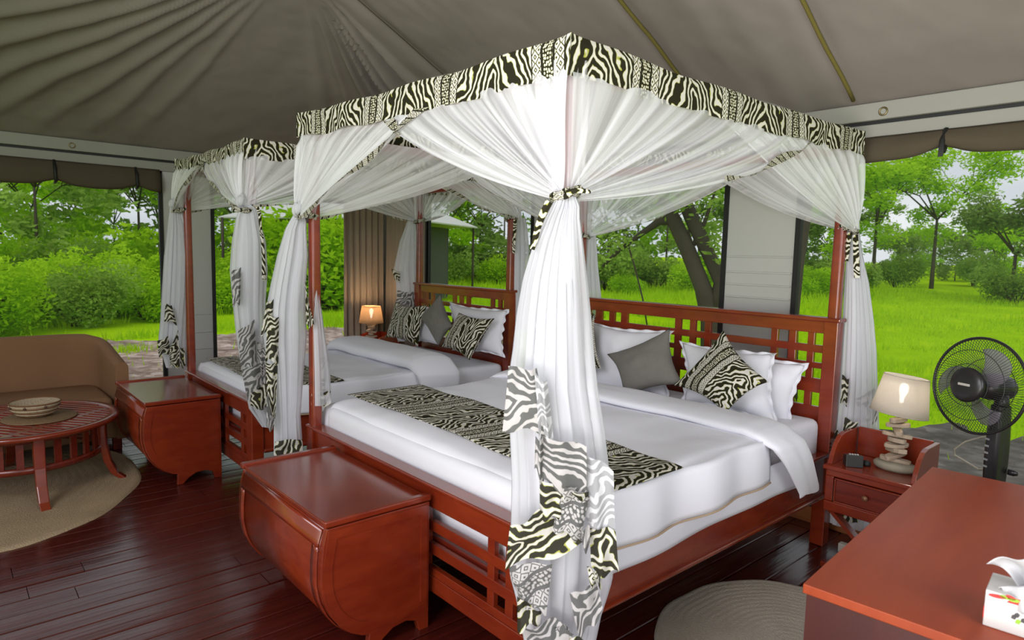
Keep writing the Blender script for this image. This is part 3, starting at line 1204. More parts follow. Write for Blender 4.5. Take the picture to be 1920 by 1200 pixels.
KN1 = {'A': on_plane(1062, 366, (.03, -.04)), 'B': Vector((-1.955, -.03, 1.755)), 'C': Vector((.015, 2.215, 1.755)), 'D': Vector((-1.93, 2.205, 1.74))}
net1 = make_net(0.0, 0.0, 1.95, BL, 2.252, 2.297, 2.27, 2.30, KN1, 'white mosquito net with zebra valance draped round the large bed',
                [('B', 'A', .66, .05), ('A', 'B', .60, .05, 0, .22), ('A', 'C', .78, .085, 0, .55), ('C', 'A', .66, .09, 0, 0), ('D', 'C', .74, .07), ('C', 'D', .5, .07), ('B', 'D', .62, .06), ('D', 'B', .62, .05)])
KN2 = {'A': Vector((BX2, -.09, 1.84)), 'B': Vector((BX2 - BW2 - .03, -.09, 1.87)), 'C': Vector((BX2 + .01, 2.14, 1.88)), 'D': Vector((BX2 - BW2 - .02, 2.14, 1.90))}
net2 = make_net(BX2, -.06, BW2, BL, 2.235, 2.245, 2.26, 2.26, KN2, 'white mosquito net with zebra valance over the narrower back bed',
                [('B', 'A', .55, .02), ('A', 'B', .60, .03), ('A', 'C', .65, .05), ('C', 'A', .5, .06), ('D', 'C', .6, .07), ('C', 'D', .5, .07), ('B', 'D', .55, .06), ('D', 'B', .6, .05)])

# --- drapes of the double bed net
QA = (.05, -.05)
dA = drape(net1, QA, [(368, 1046, 1078), (384, 1038, 1086), (411, 1024, 1087), (460, 1001, 1094), (525, 981, 1102), (590, 969, 1109), (655, 962, 1114), (720, 952, 1121), (800, 956, 1134), (900, 960, 1146), (1000, 958, 1153), (1075, 956, 1149), (1140, 972, 1127), (1235, 990, 1108)], 1, 8, .6)
bod = MB()


def patches(par, Q, lst):
    for k, (quad, off, mat, rot, *c0) in enumerate(lst):
        m = patch(par, Q, quad, off, mat, rot, seed=k + 1, c0=c0[0] if c0 else (.16 + .07 * (k % 4)))
        local(m.build('printed_hem', mat, par, fix=False))


patches(net1, QA, [
    ([(954, 688), (1006, 690), (1036, 818), (943, 800)], .130, M_PRF, 75, .275),
    ([(1002, 700), (1026, 716), (1038, 822), (1012, 826)], .140, M_PRL, 60),
    ([(1004, 818), (1022, 820), (1020, 905), (1002, 880)], .140, M_PRF, 90),
    ([(1014, 812), (1100, 840), (1099, 932), (1012, 902)], .146, M_PRF, 70, .20),
    ([(1096, 850), (1150, 880), (1153, 998), (1100, 985)], .128, M_PRL, 20),
    ([(1012, 900), (1072, 918), (1050, 972), (1012, 966)], .150, M_PRS, 80, .275),
    ([(1058, 912), (1106, 930), (1084, 1016), (1036, 985)], .156, M_PRF, 60, .0),
    ([(1040, 905), (1104, 925), (1104, 940), (1060, 935)], .152, M_PRS, 60, .275),
    ([(956, 988), (1010, 958), (1092, 1018), (947, 1068)], .160, M_PRS, 85, .275),
    ([(1084, 985), (1106, 990), (1106, 1030), (1088, 1020)], .150, M_PRF, 10, .08),
    ([(1106, 988), (1154, 994), (1160, 1076), (1108, 1072)], .140, M_PRS, 10, .275),
    ([(952, 1060), (1036, 1050), (1024, 1152), (970, 1122)], .150, M_PRF, 55, .0),
    ([(970, 1116), (1016, 1142), (1012, 1168), (970, 1176)], .156, M_PRS, 20, .275),
    ([(1100, 1062), (1122, 1066), (1130, 1100), (1108, 1094)], .142, M_PRS, 20, .06),
    ([(1068, 1116), (1114, 1084), (1130, 1140), (1088, 1200)], .146, M_PRF, 95, .275),
    ([(972, 1174), (1040, 1162), (1076, 1196), (1000, 1226)], .152, M_PRF, 40, .24),
    ([(1030, 1170), (1066, 1176), (1078, 1216), (1034, 1222)], .140, M_PRF, 20, .06),
    ([(1062, 1192), (1100, 1195), (1096, 1228), (1062, 1226)], .140, M_PRS, 30, .275),
])
tie(net1, KN1['A'], .040, 1, [[(1030, 378, 14), (1018, 400, 13), (1008, 428, 12), (1003, 450, 11), (998, 468, 9)], [(1062, 362, 12), (1080, 357, 10), (1096, 358, 9), (1108, 360, 6)]], QA)
QB = (-1.955, -.06)
drape(net1, QB, [(396, 556, 568), (412, 545, 574), (430, 535, 574), (480, 520, 577), (533, 508, 573), (570, 501, 572), (630, 494, 575), (700, 505, 569), (780, 514, 563), (850, 514, 568)], 2, 6, .7)
drape(net1, (-1.90, .06), [(470, 582, 586), (500, 583, 590), (560, 583, 599), (620, 584, 607), (690, 582, 618), (757, 582, 621)], 3, 4, .8, inner=False)
patches(net1, QB, [
    ([(500, 568), (513, 560), (508, 628), (489, 625)], .06, M_PRS, 15),
    ([(503, 590), (523, 596), (522, 680), (497, 676)], .09, M_PRS, 35),
    ([(498, 680), (521, 680), (516, 790), (500, 735)], .09, M_PRS, 60),
    ([(500, 740), (516, 760), (514, 804), (500, 804)], .08, M_PRF, 30),
    ([(572, 520), (577, 560), (590, 612), (574, 610)], .08, M_PRS, 20),
    ([(516, 828), (567, 820), (568, 850), (513, 853)], .10, M_PRS, 0),
    ([(584, 615), (592, 620), (600, 665), (584, 668)], .0, M_PRS, 40),
    ([(584, 668), (615, 668), (621, 735), (584, 735)], .0, M_PRF, 70),
    ([(584, 730), (620, 735), (620, 757), (584, 758)], .02, M_PRS, 0),
])
tie(net1, Vector((-1.925, -.0, 1.75)), .052, 2, puff=-.045)
QC = (.06, 2.27)
drape(net1, QC, [(425, 1590, 1608), (440, 1588, 1611), (480, 1589, 1617), (530, 1585, 1629), (600, 1581, 1638), (656, 1577, 1643), (720, 1573, 1645), (807, 1563, 1648), (900, 1558, 1645), (985, 1556, 1640)], 4, 7, .6)
patches(net1, QC, [
    ([(1579, 703), (1592, 710), (1588, 760), (1576, 752)], .11, M_PRS, 20),
    ([(1584, 783), (1610, 792), (1600, 812), (1580, 810)], .11, M_PRS, 10),
    ([(1600, 745), (1640, 730), (1645, 790), (1606, 800)], .02, M_PRF, 60),
    ([(1560, 930), (1600, 945), (1610, 985), (1556, 968)], .10, M_PRS, 30),
    ([(1565, 808), (1572, 806), (1570, 850), (1563, 850)], .08, M_PRS, 30),
])
tie(net1, Vector((-.02, 2.19, 1.75)), .050, 3, [[(1594, 436, 10), (1590, 455, 9), (1588, 475, 9), (1587, 490, 7)], [(1604, 440, 10), (1605, 470, 11), (1606, 500, 12), (1607, 521, 11)]], QC)
drape(net1, (-1.90, 2.27), [(436, 1102, 1116), (455, 1094, 1118), (500, 1090, 1121), (555, 1088, 1127), (690, 1082, 1127)], 5, 5, .6, inner=False)
patches(net1, (-1.90, 2.27), [([(1110, 588), (1118, 590), (1127, 690), (1114, 690)], .08, M_PRS, 50)])
tie(net1, Vector((-1.91, 2.16, 1.735)), .048, 4)

# --- drapes of the single bed net
Q2A = (BX2, -.11)
drape(net2, Q2A, [(382, 457, 468), (392, 449, 480), (408, 443, 485), (453, 435, 498), (507, 431, 501), (570, 437, 497), (630, 443, 498), (690, 453, 501), (765, 467, 508), (800, 492, 510)], 6, 6, .6)
patches(net2, Q2A, [
    ([(434, 510), (452, 500), (450, 570), (436, 572)], .09, M_PRF, 10),
    ([(446, 620), (477, 600), (482, 690), (452, 690)], .10, M_PRF, 20),
    ([(452, 690), (495, 680), (500, 765), (467, 764)], .10, M_PRF, 40),
    ([(470, 735), (500, 720), (502, 762), (470, 765)], .12, M_PRS, 15),
    ([(482, 640), (500, 650), (503, 735), (484, 700)], .08, M_PRF, 60),
])
tie(net2, Vector((BX2 - .01, -.085, 1.82)), .055, 5, [[(482, 388, 6), (487, 400, 6), (489, 430, 5), (492, 450, 6), (494, 480, 6), (495, 520, 8), (496, 526, 8)]], Q2A, puff=-.012)
Q2B = (BX2 - BW2, -.10)
drape(net2, Q2B, [(380, 320, 332), (398, 318, 340), (427, 314, 349), (480, 307, 357), (547, 303, 356), (600, 300, 352), (640, 296, 350), (688, 311, 350)], 7, 6, .5)
patches(net2, Q2B, [
    ([(310, 570), (322, 572), (332, 608), (308, 600)], .09, M_PRS, 30),
    ([(295, 640), (315, 630), (320, 660), (298, 668)], .10, M_PRS, 60),
    ([(318, 652), (334, 620), (337, 688), (319, 688)], .10, M_PRS, 120),
    ([(338, 650), (346, 655), (348, 688), (338, 688)], .09, M_PRS, 10),
])
tie(net2, Vector((BX2 - BW2, -.065, 1.865)), .060, 6, puff=-.045)
drape(net2, (BX2 - BW2 + .0, 2.22), [(408, 766, 778), (430, 758, 780), (453, 749, 782), (505, 738, 785), (530, 742, 786), (575, 744, 788), (625, 746, 790)], 8, 5, .6)
patches(net2, (BX2 - BW2, 2.22), [([(734, 505), (750, 510), (750, 528), (741, 524)], .10, M_PRS, 20), ([(745, 545), (775, 548), (783, 572), (742, 575)], .10, M_PRF, 30)])
tie(net2, Vector((BX2 - BW2 + .035, 2.10, 1.885)), .050, 7)
drape(net2, (BX2 + .0, 2.2), [(408, 958, 985), (430, 956, 989), (470, 953, 992), (541, 955, 990), (620, 955, 988)], 9, 5, .5)
tie(net2, Vector((BX2 - .035, 2.10, 1.875)), .050, 8, [[(966, 412, 6), (965, 430, 6), (963, 460, 6), (963, 475, 5)]], (BX2, 2.05))

# ================================================================== BEDDING
def rbox(name, a, b, mat, r=.05, label=None, cat=None, group=None, wr=.004, n=34):
    """soft rounded box (mattress)"""
    cx, cy, cz = [(p + q) / 2 for p, q in zip(a, b)]
    hx, hy, hz = [(q - p) / 2 for p, q in zip(a, b)]
    bm = bmesh.new()
    bmesh.ops.create_cube(bm, size=2)
    for v in bm.verts:
        v.co = Vector((v.co.x * hx, v.co.y * hy, v.co.z * hz))
    bmesh.ops.bevel(bm, geom=bm.edges[:], offset=r, segments=4, profile=.6, affect='EDGES')
    me = bpy.data.meshes.new(name)
    bm.to_mesh(me)
    bm.free()
    me.polygons.foreach_set('use_smooth', [True] * len(me.polygons))
    me.materials.append(mat)
    o = bpy.data.objects.new(name, me)
    o.location = (cx, cy, cz)
    COL.objects.link(o)
    return tag(o, label, cat, group)


rbox('mattress', (-1.89, .085, .365), (-.055, 2.13, .715), M_SHEET, .055, 'thick white mattress in fitted sheet on the large four-poster bed', 'mattress')
rbox('mattress', (BX2 - BW2 + .06, .03, .365), (BX2 - .06, 2.07, .66), M_SHEET, .055, 'white mattress in fitted sheet on the narrower back bed', 'mattress')


def duvet(x0, x1, y0, y1, zt, zr, zl, zf, label, cuff, seed=0, xr=.012, wr=.009):
    """quilt lying over the mattress: hangs to zr on the right (x1), zl on the left, tucked to zf at the foot; cuff = (ya, yb, rise, z_low)"""
    e = empty('duvet', ((x0 + x1) / 2, (y0 + y1) / 2, zt), 0, label, 'duvet')
    W = x1 - x0
    dr, dl, df = zt - zr, zt - zl, zt - zf
    rr = .07

    def prof(s):
        """s from 0..1 across, arc-length over left hang, top, right hang"""
        tot = dl + W + dr
        a = s * tot
        if a < dl:
            z = zl + a
            x = x0 - .010 - .012 * math.sin(PI * a / dl)
        elif a > dl + W:
            q = a - dl - W
            z = zt - q
            x = x1 + xr + .015 * math.sin(PI * .5 * q / dr)
        else:
            x = x0 + a - dl
            z = zt
            dd = min(x - x0, x1 - x)
            if dd < rr:
                k = 1 - dd / rr
                z -= rr * .35 * k ** 2.4
        return x, z

    def f(u, v, lift=0.0, ya=y0, yb=y1):
        x, z = prof(u)
        a_ = v * (df + yb - ya)
        y = ya + max(0, a_ - df)
        dd = y - ya
        if a_ < df:
            z = min(z, zf + a_ * .86)
            y -= .030 * math.sin(PI * .5 * (1 - a_ / df)) - .004
        elif dd < .12:
            z -= (1 - dd / .12) ** 2.2 * .14 * df
        side = 1 if (x > x1 - .03 or x < x0 + .03) else 0
        w1 = fbm(x * 2.2, y * 2.6, seed) * wr * 1.6 + fbm(x * 6, y * 5, seed + 5) * wr * .6
        if side:
            x += (w1 * 2.6 + .010 * math.sin(y * 15 + seed)) * (1 if x > (x0 + x1) / 2 else -1)
            z += .004 * math.sin(y * 5 + seed)
        z += w1 + lift
        return Vector((x, y, z))
    m = MB().grid(lambda u, v: f(u, v), 120, 60)
    local(m.build('quilt', M_WHITE, e, solid=.018))
    # hem piping on the right side
    pts = [f(1.0, k / 40) + Vector((.012, 0, -.006)) for k in range(41)]
    local(MB().tube(pts, .0045, 6).build('hem_piping', M_PIPE, e))
    # folded-back cuff
    ya, yb, rise, zlow, flare = cuff
    m = MB()

    def cf(u, v):
        tot = dl + W + (zt - zlow)
        a = u * tot
        q = 0
        if a < dl:
            x, z = x0 - .03, zl + a
        elif a > dl + W:
            q = a - dl - W
            x, z = x1 + .035 + .03 * math.sin(min(1, q / .15) * PI / 2), zt - q
        else:
            x, z = x0 + a - dl, zt
        # closed loop round the roll: v 0..1
        ang = 2 * PI * v
        hw = (yb - ya) / 2 * (1 - .35 * min(1, q / .3))
        cy = (ya + yb) / 2 + flare * min(1, q / .3)
        top = -math.cos(ang)      # -1..1
        yy = cy + hw * math.sin(ang) * (1 + .06 * math.sin(x * 5))
        th = rise * .5
        ed = min(1, max(0, min(x - x0, x1 - x) / .09))
        nz_ = th + th * math.copysign(abs(math.cos(ang)) ** .7, math.cos(ang))
        nn = fbm(x * 3, yy * 3 + v * 3, seed + 2) * .010
        if q > 0:
            x += nz_ * .75 * max(.3, 1 - q / .5) + nn * 1.5
            z -= .01 * math.sin(ang * 2)
        elif a < dl:
            x -= nz_ * .6
        else:
            z += nz_ + nn
            if ed < 1:
                z -= .02 * (1 - ed)
        return (x, yy, z)
    m.grid(lambda v, u: cf(u, v), 30, 110, closed=True)
    local(m.build('folded_cuff', M_WHITE, e))
    return e


duvet(-1.93, .0, .120, 1.42, .735, .535, .50, .575, 'white duvet with folded-back cuff on the large four-poster bed', (1.33, 1.64, .065, .42, .25), seed=1)
duvet(BX2 - BW2 + .03, BX2 - .03, .062, 1.32, .68, .50, .46, .575, 'white duvet with folded-back cuff on the narrower back bed', (1.12, 1.52, .13, .42, .02), seed=8)


def hanging_sheet(x, y0, y1, zt, zb, label, seed=0, z0=None):
    m = MB()

    def f(u, v):
        y = y0 + (y1 - y0) * u
        z = zt - (zt - zb) * v
        return (x + .004 + .008 * math.sin(v * PI * .6) + .004 * fbm(y * 4, z * 4, seed) + .006 * math.sin(y * 9 + seed) * v, y, z + .008 * math.sin(y * 4 + seed) * v)
    m.grid(f, 60, 8)
    o = m.build('bed_sheet', M_SHEET, solid=.004, fix=False)
    return tag(o, label, 'sheet')


hanging_sheet(.002, .10, 1.78, .60, .435, 'white flat sheet hanging below the duvet over the large bed rail', 3)


def runner(x0, x1, y0, y1, z, label, rows, seed=0, hang=0.0, mat=None):
    def f(u, v):
        x = x0 + (x1 - x0) * u
        y = y0 + (y1 - y0) * v + .02 * math.sin(u * 3 + seed) + rows * u
        zz = z + .004 * fbm(x * 4, y * 4, seed) + .0035 * math.sin(x * 12)
        d = x1 - x
        if d < .07:
            zz -= .25 * (.07 - d) ** 1.3
        d = x - x0
        if d < .06:
            zz -= .3 * (.06 - d) ** 1.3
        zz += fbm(x * 2.2, y * 2.6, seed) * .006 * 1.2
        return (x, y, zz)
    m = MB().grid(f, 90, 20, uvfn=lambda u, v: (u * (x1 - x0), v * (y1 - y0)))
    o = m.build('bed_runner', mat or M_RUN, solid=.004)
    return tag(o, label, 'bed runner')


runner(-1.97, .015, .245, .73, .752, 'zebra print runner laid across the foot of the large bed', -.01, 1)
runner(BX2 - BW2, BX2 - .01, .08, .60, .697, 'zebra print runner laid across the foot of the narrower back bed', 0, 8)


def cushion(px, ys, th, mat, name, label, cat, group=None, uvrot=0, frill=0, uvs=1.0, seed=0, pinch=.07, n=26, uoff=0.0):
    """pillow from its image corners TL TR BR BL, each corner standing at depth ys"""
    P = [at(u, v, 'y', y) for (u, v), y in zip(px, ys)]
    c = (P[0] + P[1] + P[2] + P[3]) / 4
    nrm = ((P[1] - P[0]) + (P[2] - P[3])).cross((P[3] - P[0]) + (P[2] - P[1])).normalized()
    if nrm.dot(CAM_P - c) < 0:
        nrm = -nrm
    Wd = (P[1] - P[0]).length
    Hd = (P[3] - P[0]).length
    ca, sa = math.cos(math.radians(uvrot)), math.sin(math.radians(uvrot))

    def f(side):
        def g(u, v):
            # pinch edges inward so that the corners stand out
            uu = u + (.5 - u) * pinch * math.sin(PI * v) * abs(2 * u - 1) ** 1.5 * 2
            vv = v + (.5 - v) * pinch * math.sin(PI * u) * abs(2 * v - 1) ** 1.5 * 2
            p = P[0] * (1 - uu) * (1 - vv) + P[1] * uu * (1 - vv) + P[2] * uu * vv + P[3] * (1 - uu) * vv
            a, b = 2 * u - 1, 2 * v - 1
            t = (max(0, 1 - a * a) ** .55) * (max(0, 1 - b * b) ** .55)
            t *= 1 + .10 * fbm(u * 3, v * 3, seed)
            w_ = .010 * fbm(u * 6, v * 6, seed + 3) * t
            return p - c + nrm * (side * th * t * .5 + w_)
        return g

    def uvf(u, v):
        a, b = (u - .5) * Wd, (v - .5) * Hd
        return ((a * ca - b * sa) * uvs + uoff, (a * sa + b * ca) * uvs)
    m = MB()
    m.grid(f(1), n, n, uvfn=uvf)
    m.grid(f(-1), n, n, uvfn=uvf, flip=True)
    root = m.build(name, mat, fix=False)
    root.location = c
    me = root.data
    bm = bmesh.new()
    bm.from_mesh(me)
    bmesh.ops.remove_doubles(bm, verts=bm.verts, dist=.0004)
    bm.to_mesh(me)
    bm.free()
    tag(root, label, cat, group)
    if frill:
        g0 = f(0)
        per = []
        K_ = 30
        for s_ in range(4):
            for k in range(K_):
                t = k / K_
                uv = [(t, 0), (1, t), (1 - t, 1), (0, 1 - t)][s_]
                per.append(g0(*uv))
        m = MB()
        L = len(per)

        def ring(u, v):
            i = int(round(u * L)) % L
            p = per[i]
            q = p.normalized()
            q = (q - nrm * q.dot(nrm)).normalized()
            return p + q * (frill * v - .01) + nrm * (.012 * v * math.sin(i * 1.15 + seed) + .006 * v * math.sin(i * .4))
        m.grid(ring, L, 3, closed=True)
        m.build('frill', mat, root, solid=.002, fix=False)
    return root


# large bed
cushion([(1108, 605), (1258, 622), (1252, 745), (1108, 735)], (2.06, 2.06, 1.90, 1.90), .17, M_SHEET, 'pillow', 'white pillow left of the grey cushion on the large bed', 'pillow', 'white pillows on the beds', frill=.028, seed=2)
cushion([(1336, 650), (1512, 684), (1478, 800), (1330, 780)], (2.08, 2.08, 1.96, 1.96), .15, M_SHEET, 'pillow', 'rear frilled white pillow against the right end of the large headboard', 'pillow', 'white pillows on the beds', frill=.03, seed=5)
cushion([(1278, 642), (1450, 664), (1455, 795), (1282, 752)], (1.97, 1.97, 1.80, 1.80), .18, M_SHEET, 'pillow', 'front frilled white pillow directly behind the diamond-tilted zebra cushion', 'pillow', 'white pillows on the beds', frill=.03, seed=9)
cushion([(1138, 664), (1257, 614), (1282, 722), (1170, 745)], (1.86, 1.90, 1.74, 1.74), .15, M_GREYC, 'cushion', 'plain grey cushion in the middle of the large bed', 'cushion', pinch=.09, seed=1)
cushion([(1262, 722), (1356, 618), (1441, 716), (1362, 775)], (1.70, 1.84, 1.70, 1.62), .14, M_CUSH, 'cushion', 'zebra print cushion standing on its corner on the large bed', 'cushion', uvrot=90, pinch=.08, seed=4, uoff=-.055)
cushion([(1030, 596), (1115, 590), (1127, 690), (1040, 720)], (1.90, 1.90, 1.76, 1.76), .13, M_CUSH, 'cushion', 'zebra print cushion mostly hidden behind the large front drape', 'cushion', seed=6, uoff=.2)
# narrow bed
cushion([(843, 568), (952, 582), (943, 668), (850, 655)], (2.02, 2.02, 1.86, 1.86), .15, M_SHEET, 'pillow', 'right-hand frilled white pillow on the narrower back bed', 'pillow', 'white pillows on the beds', frill=.028, seed=12)
cushion([(745, 572), (820, 575), (820, 645), (745, 640)], (2.02, 2.02, 1.88, 1.88), .14, M_SHEET, 'pillow', 'left-hand white pillow tucked behind cushions on the narrower back bed', 'pillow', 'white pillows on the beds', frill=.02, seed=14)
cushion([(741, 566), (801, 572), (784, 650), (722, 632)], (1.88, 1.88, 1.76, 1.76), .14, M_CUSH, 'cushion', 'zebra print cushion at the left on the narrower back bed, nearest the taupe curtains', 'cushion', seed=15, uoff=-.03, uvs=.95)
cushion([(785, 594), (826, 550), (849, 612), (822, 650)], (1.86, 1.92, 1.80, 1.74), .13, M_GREYC, 'cushion', 'plain grey cushion between two zebra cushions on the narrower back bed', 'cushion', seed=16, pinch=.09)
cushion([(860, 586), (928, 597), (881, 676), (826, 650)], (1.84, 1.84, 1.68, 1.70), .14, M_CUSH, 'cushion', 'zebra print cushion at the right on the narrower back bed, over a white pillow', 'cushion', seed=17, uoff=.085, uvs=.95)


# ================================================================== CHESTS
def make_chest(x1, y1, label, w=.875, h=.571):
    e = empty('foot_chest', (x1 - w / 2, y1 - .22, 0), 0, label, 'chest')
    prof = [(0, 0), (0, h - .02), (-.455, h - .02), (-.470, h - .08), (-.478, h - .16), (-.479, h - .24), (-.466, h - .31), (-.440, h - .37), (-.405, h - .42), (-.36, h - .462), (-.31, h - .49), (-.28, h - .497), (-.28, .04), (-.255, .035), (-.22, .040), (-.17, .062), (-.11, .068), (-.06, .05), (-.03, .02)]
    prof[-1] = (-.045, .0)
    prof[12] = (-.285, .0)
    prof[13] = (-.25, .0)
    prof[14] = (-.215, .035)

    def P(poly):
        return [(y1 + a, b) for a, b in poly]
    for xa in (x1 - .03, x1 - w):
        o = local(MB().prism(P(prof), 'x', xa, xa + .03).build('end_panel', M_RED, e, bevel=.003))
        # raised frame on the outer face
        fr = [(-.012, .09), (-.012, h - .03), (-.448, h - .03), (-.470, h - .16), (-.470, h - .24), (-.456, h - .31), (-.43, h - .37), (-.395, h - .415), (-.35, h - .452), (-.30, h - .475), (-.14, .085)]
        inn = []
        cy, cz = -.23, .33
        for a, b in fr:
            inn.append((cy + (a - cy) * .86, cz + (b - cz) * .84))
        m = MB()
        X = x1 + .004 if xa > x1 - .1 else x1 - w - .004
        X0 = x1 if xa > x1 - .1 else x1 - w
        n = len(fr)
        for k in range(n):
            j = (k + 1) % n
            a0, a1, b1_, b0 = fr[k], fr[j], inn[j], inn[k]
            base = len(m.v)
            for xx in (X0, X):
                for q in (a0, a1, b1_, b0):
                    m.v.append((xx, y1 + q[0], q[1]))
            m.face([base + 4, base + 5, base + 6, base + 7])
            m.face([base, base + 1, base + 5, base + 4])
            m.face([base + 3, base + 2, base + 6, base + 7][::-1])
        local(m.build('frame_moulding', M_RED, e, fix=True))
    # curved front
    arc = [(-.448, h - .022)] + [(a + .004, b) for a, b in prof[3:12]]
    m = MB()
    L = [0]
    for a, b in zip(arc, arc[1:]):
        L.append(L[-1] + math.dist(a, b))

    def fr_(u, v):
        s = v * L[-1]
        for i in range(len(arc) - 1):
            if L[i + 1] >= s - 1e-9:
                t = (s - L[i]) / (L[i + 1] - L[i])
                a, b = arc[i], arc[i + 1]
                return (x1 - w + .03 + (w - .06) * u, y1 + a[0] + (b[0] - a[0]) * t, a[1] + (b[1] - a[1]) * t)
    m.grid(fr_, 2, 30)
    local(m.build('curved_front', M_RED, e, solid=.012))
    # front frame strips
    m = MB()
    m.grid(lambda u, v: (lambda p: (p[0], p[1] - .009, p[2]))(fr_(u, .01 + v * .12)), 2, 5)
    local(m.build('front_moulding', M_RED, e, solid=.008))
    for (ua, ub) in ((.0, .06), (.94, 1.0)):
        m = MB()
        m.grid(lambda u, v: (lambda p: (p[0], p[1] - .009, p[2]))(fr_(ua + (ub - ua) * u, .13 + .85 * v)), 1, 26)
        local(m.build('front_moulding', M_RED, e, solid=.008))
    wbox('back_panel', (x1 - w + .03, y1 - .02, .06), (x1 - .03, y1, h - .025), M_RED, e)
    wbox('bottom_board', (x1 - w + .03, y1 - .3, .075), (x1 - .03, y1 - .02, .09), M_RED, e)
    wbox('lid', (x1 - w + .02, y1 - .458, h - .018), (x1 - .02, y1 + .0, h), M_RED, e, .004)
    for xa in (x1 - w - .008, x1 - .028):
        wbox('lid_batten', (xa, y1 - .468, h - .014), (xa + .036, y1 + .004, h + .012), M_RED, e, .006)
    return e


make_chest(-.722, -.012, 'red wooden chest with curved front at the foot of the large bed')
make_chest(-3.165, -.075, 'red wooden chest with curved front at the foot of the narrower back bed')


# ================================================================== NIGHTSTANDS, LAMPS
def nightstand(x0, y0, x1, y1, zt, label, group=None):
    e = empty('nightstand', ((x0 + x1) / 2, (y0 + y1) / 2, 0), 0, label, 'nightstand', group)
    # y0 is the front
    t = .022
    wbox('top_board', (x0 - .012, y0 - .014, zt - .022), (x1 + .012, y1, zt), M_RED, e, .005)
    # shaped side wings
    for xa in (x0 - .004, x1 - t + .004):
        pr = [(y0 + .02, zt), (y1, zt), (y1, zt + .145), (y0 + .17, zt + .145), (y0 + .12, zt + .135), (y0 + .075, zt + .10), (y0 + .04, zt + .045)]
        local(MB().prism(pr, 'x', xa, xa + t).build('side_wing', M_RED, e, bevel=.003))
    wbox('back_board', (x0 + t, y1 - .018, zt), (x1 - t, y1, zt + .15), M_RED, e)
    for xa in (x0, x1 - t):
        wbox('side_panel', (xa, y0 + .02, zt - .20), (xa + t, y1 - .02, zt - .022), M_RED, e)
    wbox('front_rail', (x0, y0 + .002, zt - .055), (x1, y0 + .02, zt - .022), M_RED, e)
    wbox('front_rail', (x0, y0 - .008, zt - .235), (x1, y0 + .02, zt - .185), M_RED, e, .005)
    wbox('rear_panel', (x0 + t, y1 - .02, zt - .20), (x1 - t, y1 - .004, zt - .022), M_RED, e)
    for xa in (x0, x1 - .04):
        wbox('front_stile', (xa, y0 + .0, zt - .185), (xa + .04, y0 + .02, zt - .055), M_RED, e)
    d = wbox('drawer', (x0 + .045, y0 + .004, zt - .18), (x1 - .045, y0 + .022, zt - .06), M_REDD, e)
    wbox('bead', (x0 + .045, y0 - .004, zt - .068), (x1 - .045, y0 + .006, zt - .060), M_RED, e)
    wbox('bead', (x0 + .045, y0 - .004, zt - .186), (x1 - .045, y0 + .006, zt - .178), M_RED, e)
    for xa in (x0 + .045, x1 - .053):
        wbox('bead', (xa, y0 - .004, zt - .178), (xa + .008, y0 + .006, zt - .068), M_RED, e)
    xm = (x0 + x1) / 2
    kn = MB().lathe([(0, -.0), (.006, 0), (.006, .008), (.013, .012), (.015, .018), (.012, .024), (0, .026)], 14, M=Matrix.Translation((xm, y0 + .004, zt - .12)) @ Matrix.Rotation(PI / 2, 4, 'X')).build('knob', plain('aged_knob', (.22, .10, .05), .35, metal=.3), d)
    # crossed legs
    for yy in (y0 + .03, y1 - .03):
        for (a, b) in ((x0 + .02, x1 - .02), (x1 - .02, x0 + .02)):
            local(MB().beam((a, yy + (.012 if a < b else -.012), zt - .235), (b, yy + (.012 if a < b else -.012), .0), .02, .045, up=(0, 1, 0)).build('leg', M_RED, e))
        wbox('foot_rail', (x0, yy - .022, .0), (x1, yy + .022, .03), M_RED, e)
    local(MB().beam((xm, y0 + .04, zt * .5 - .11), (xm, y1 - .04, zt * .5 - .11), .03, .03).build('stretcher', M_RED, e))
    return e


NS = nightstand(.095, 1.868, .492, 2.212, .548, 'red wooden nightstand with one drawer beside the large bed, under the lit lamp')
nightstand(-4.96, 1.86, -4.56, 2.22, .548, 'small wooden nightstand in the back corner by the taupe curtains')

M_SHADE = None


def shade_mat(name, col, emit):
    m, nt, out = new_mat(name)
    t = nt.nodes.new('ShaderNodeTexCoord')
    n = N(nt, 'ShaderNodeTexNoise', Scale=120.0, Detail=2.0)
    nt.links.new(t.outputs['Object'], n.inputs['Vector'])
    c = mixc(nt, n.outputs[0], tuple(x * .93 for x in col), col)
    d = N(nt, 'ShaderNodeBsdfDiffuse')
    tr = N(nt, 'ShaderNodeBsdfTranslucent')
    nt.links.new(c, d.inputs[0])
    nt.links.new(c, tr.inputs[0])
    mx = N(nt, 'ShaderNodeMixShader', Fac=.5)
    nt.links.new(d.outputs[0], mx.inputs[1])
    nt.links.new(tr.outputs[0], mx.inputs[2])
    tp = nt.nodes.new('ShaderNodeBsdfTransparent')
    m2 = N(nt, 'ShaderNodeMixShader', Fac=.86)
    nt.links.new(tp.outputs[0], m2.inputs[1])
    nt.links.new(mx.outputs[0], m2.inputs[2])
    nt.links.new(m2.outputs[0], out.inputs['Surface'])
    return m


M_BULB = plain('glowing_bulb', (1, 1, 1), .5, emit=(1, .93, .8), estr=30)
M_DRIFT = plain('driftwood', (.42, .33, .24), .8, .2, bscale=30, bstr=.4, var=.35)
M_DRIFTG = plain('carved_wood_base', (.30, .27, .20), .6, .3, bscale=30, bstr=.3, var=.3)


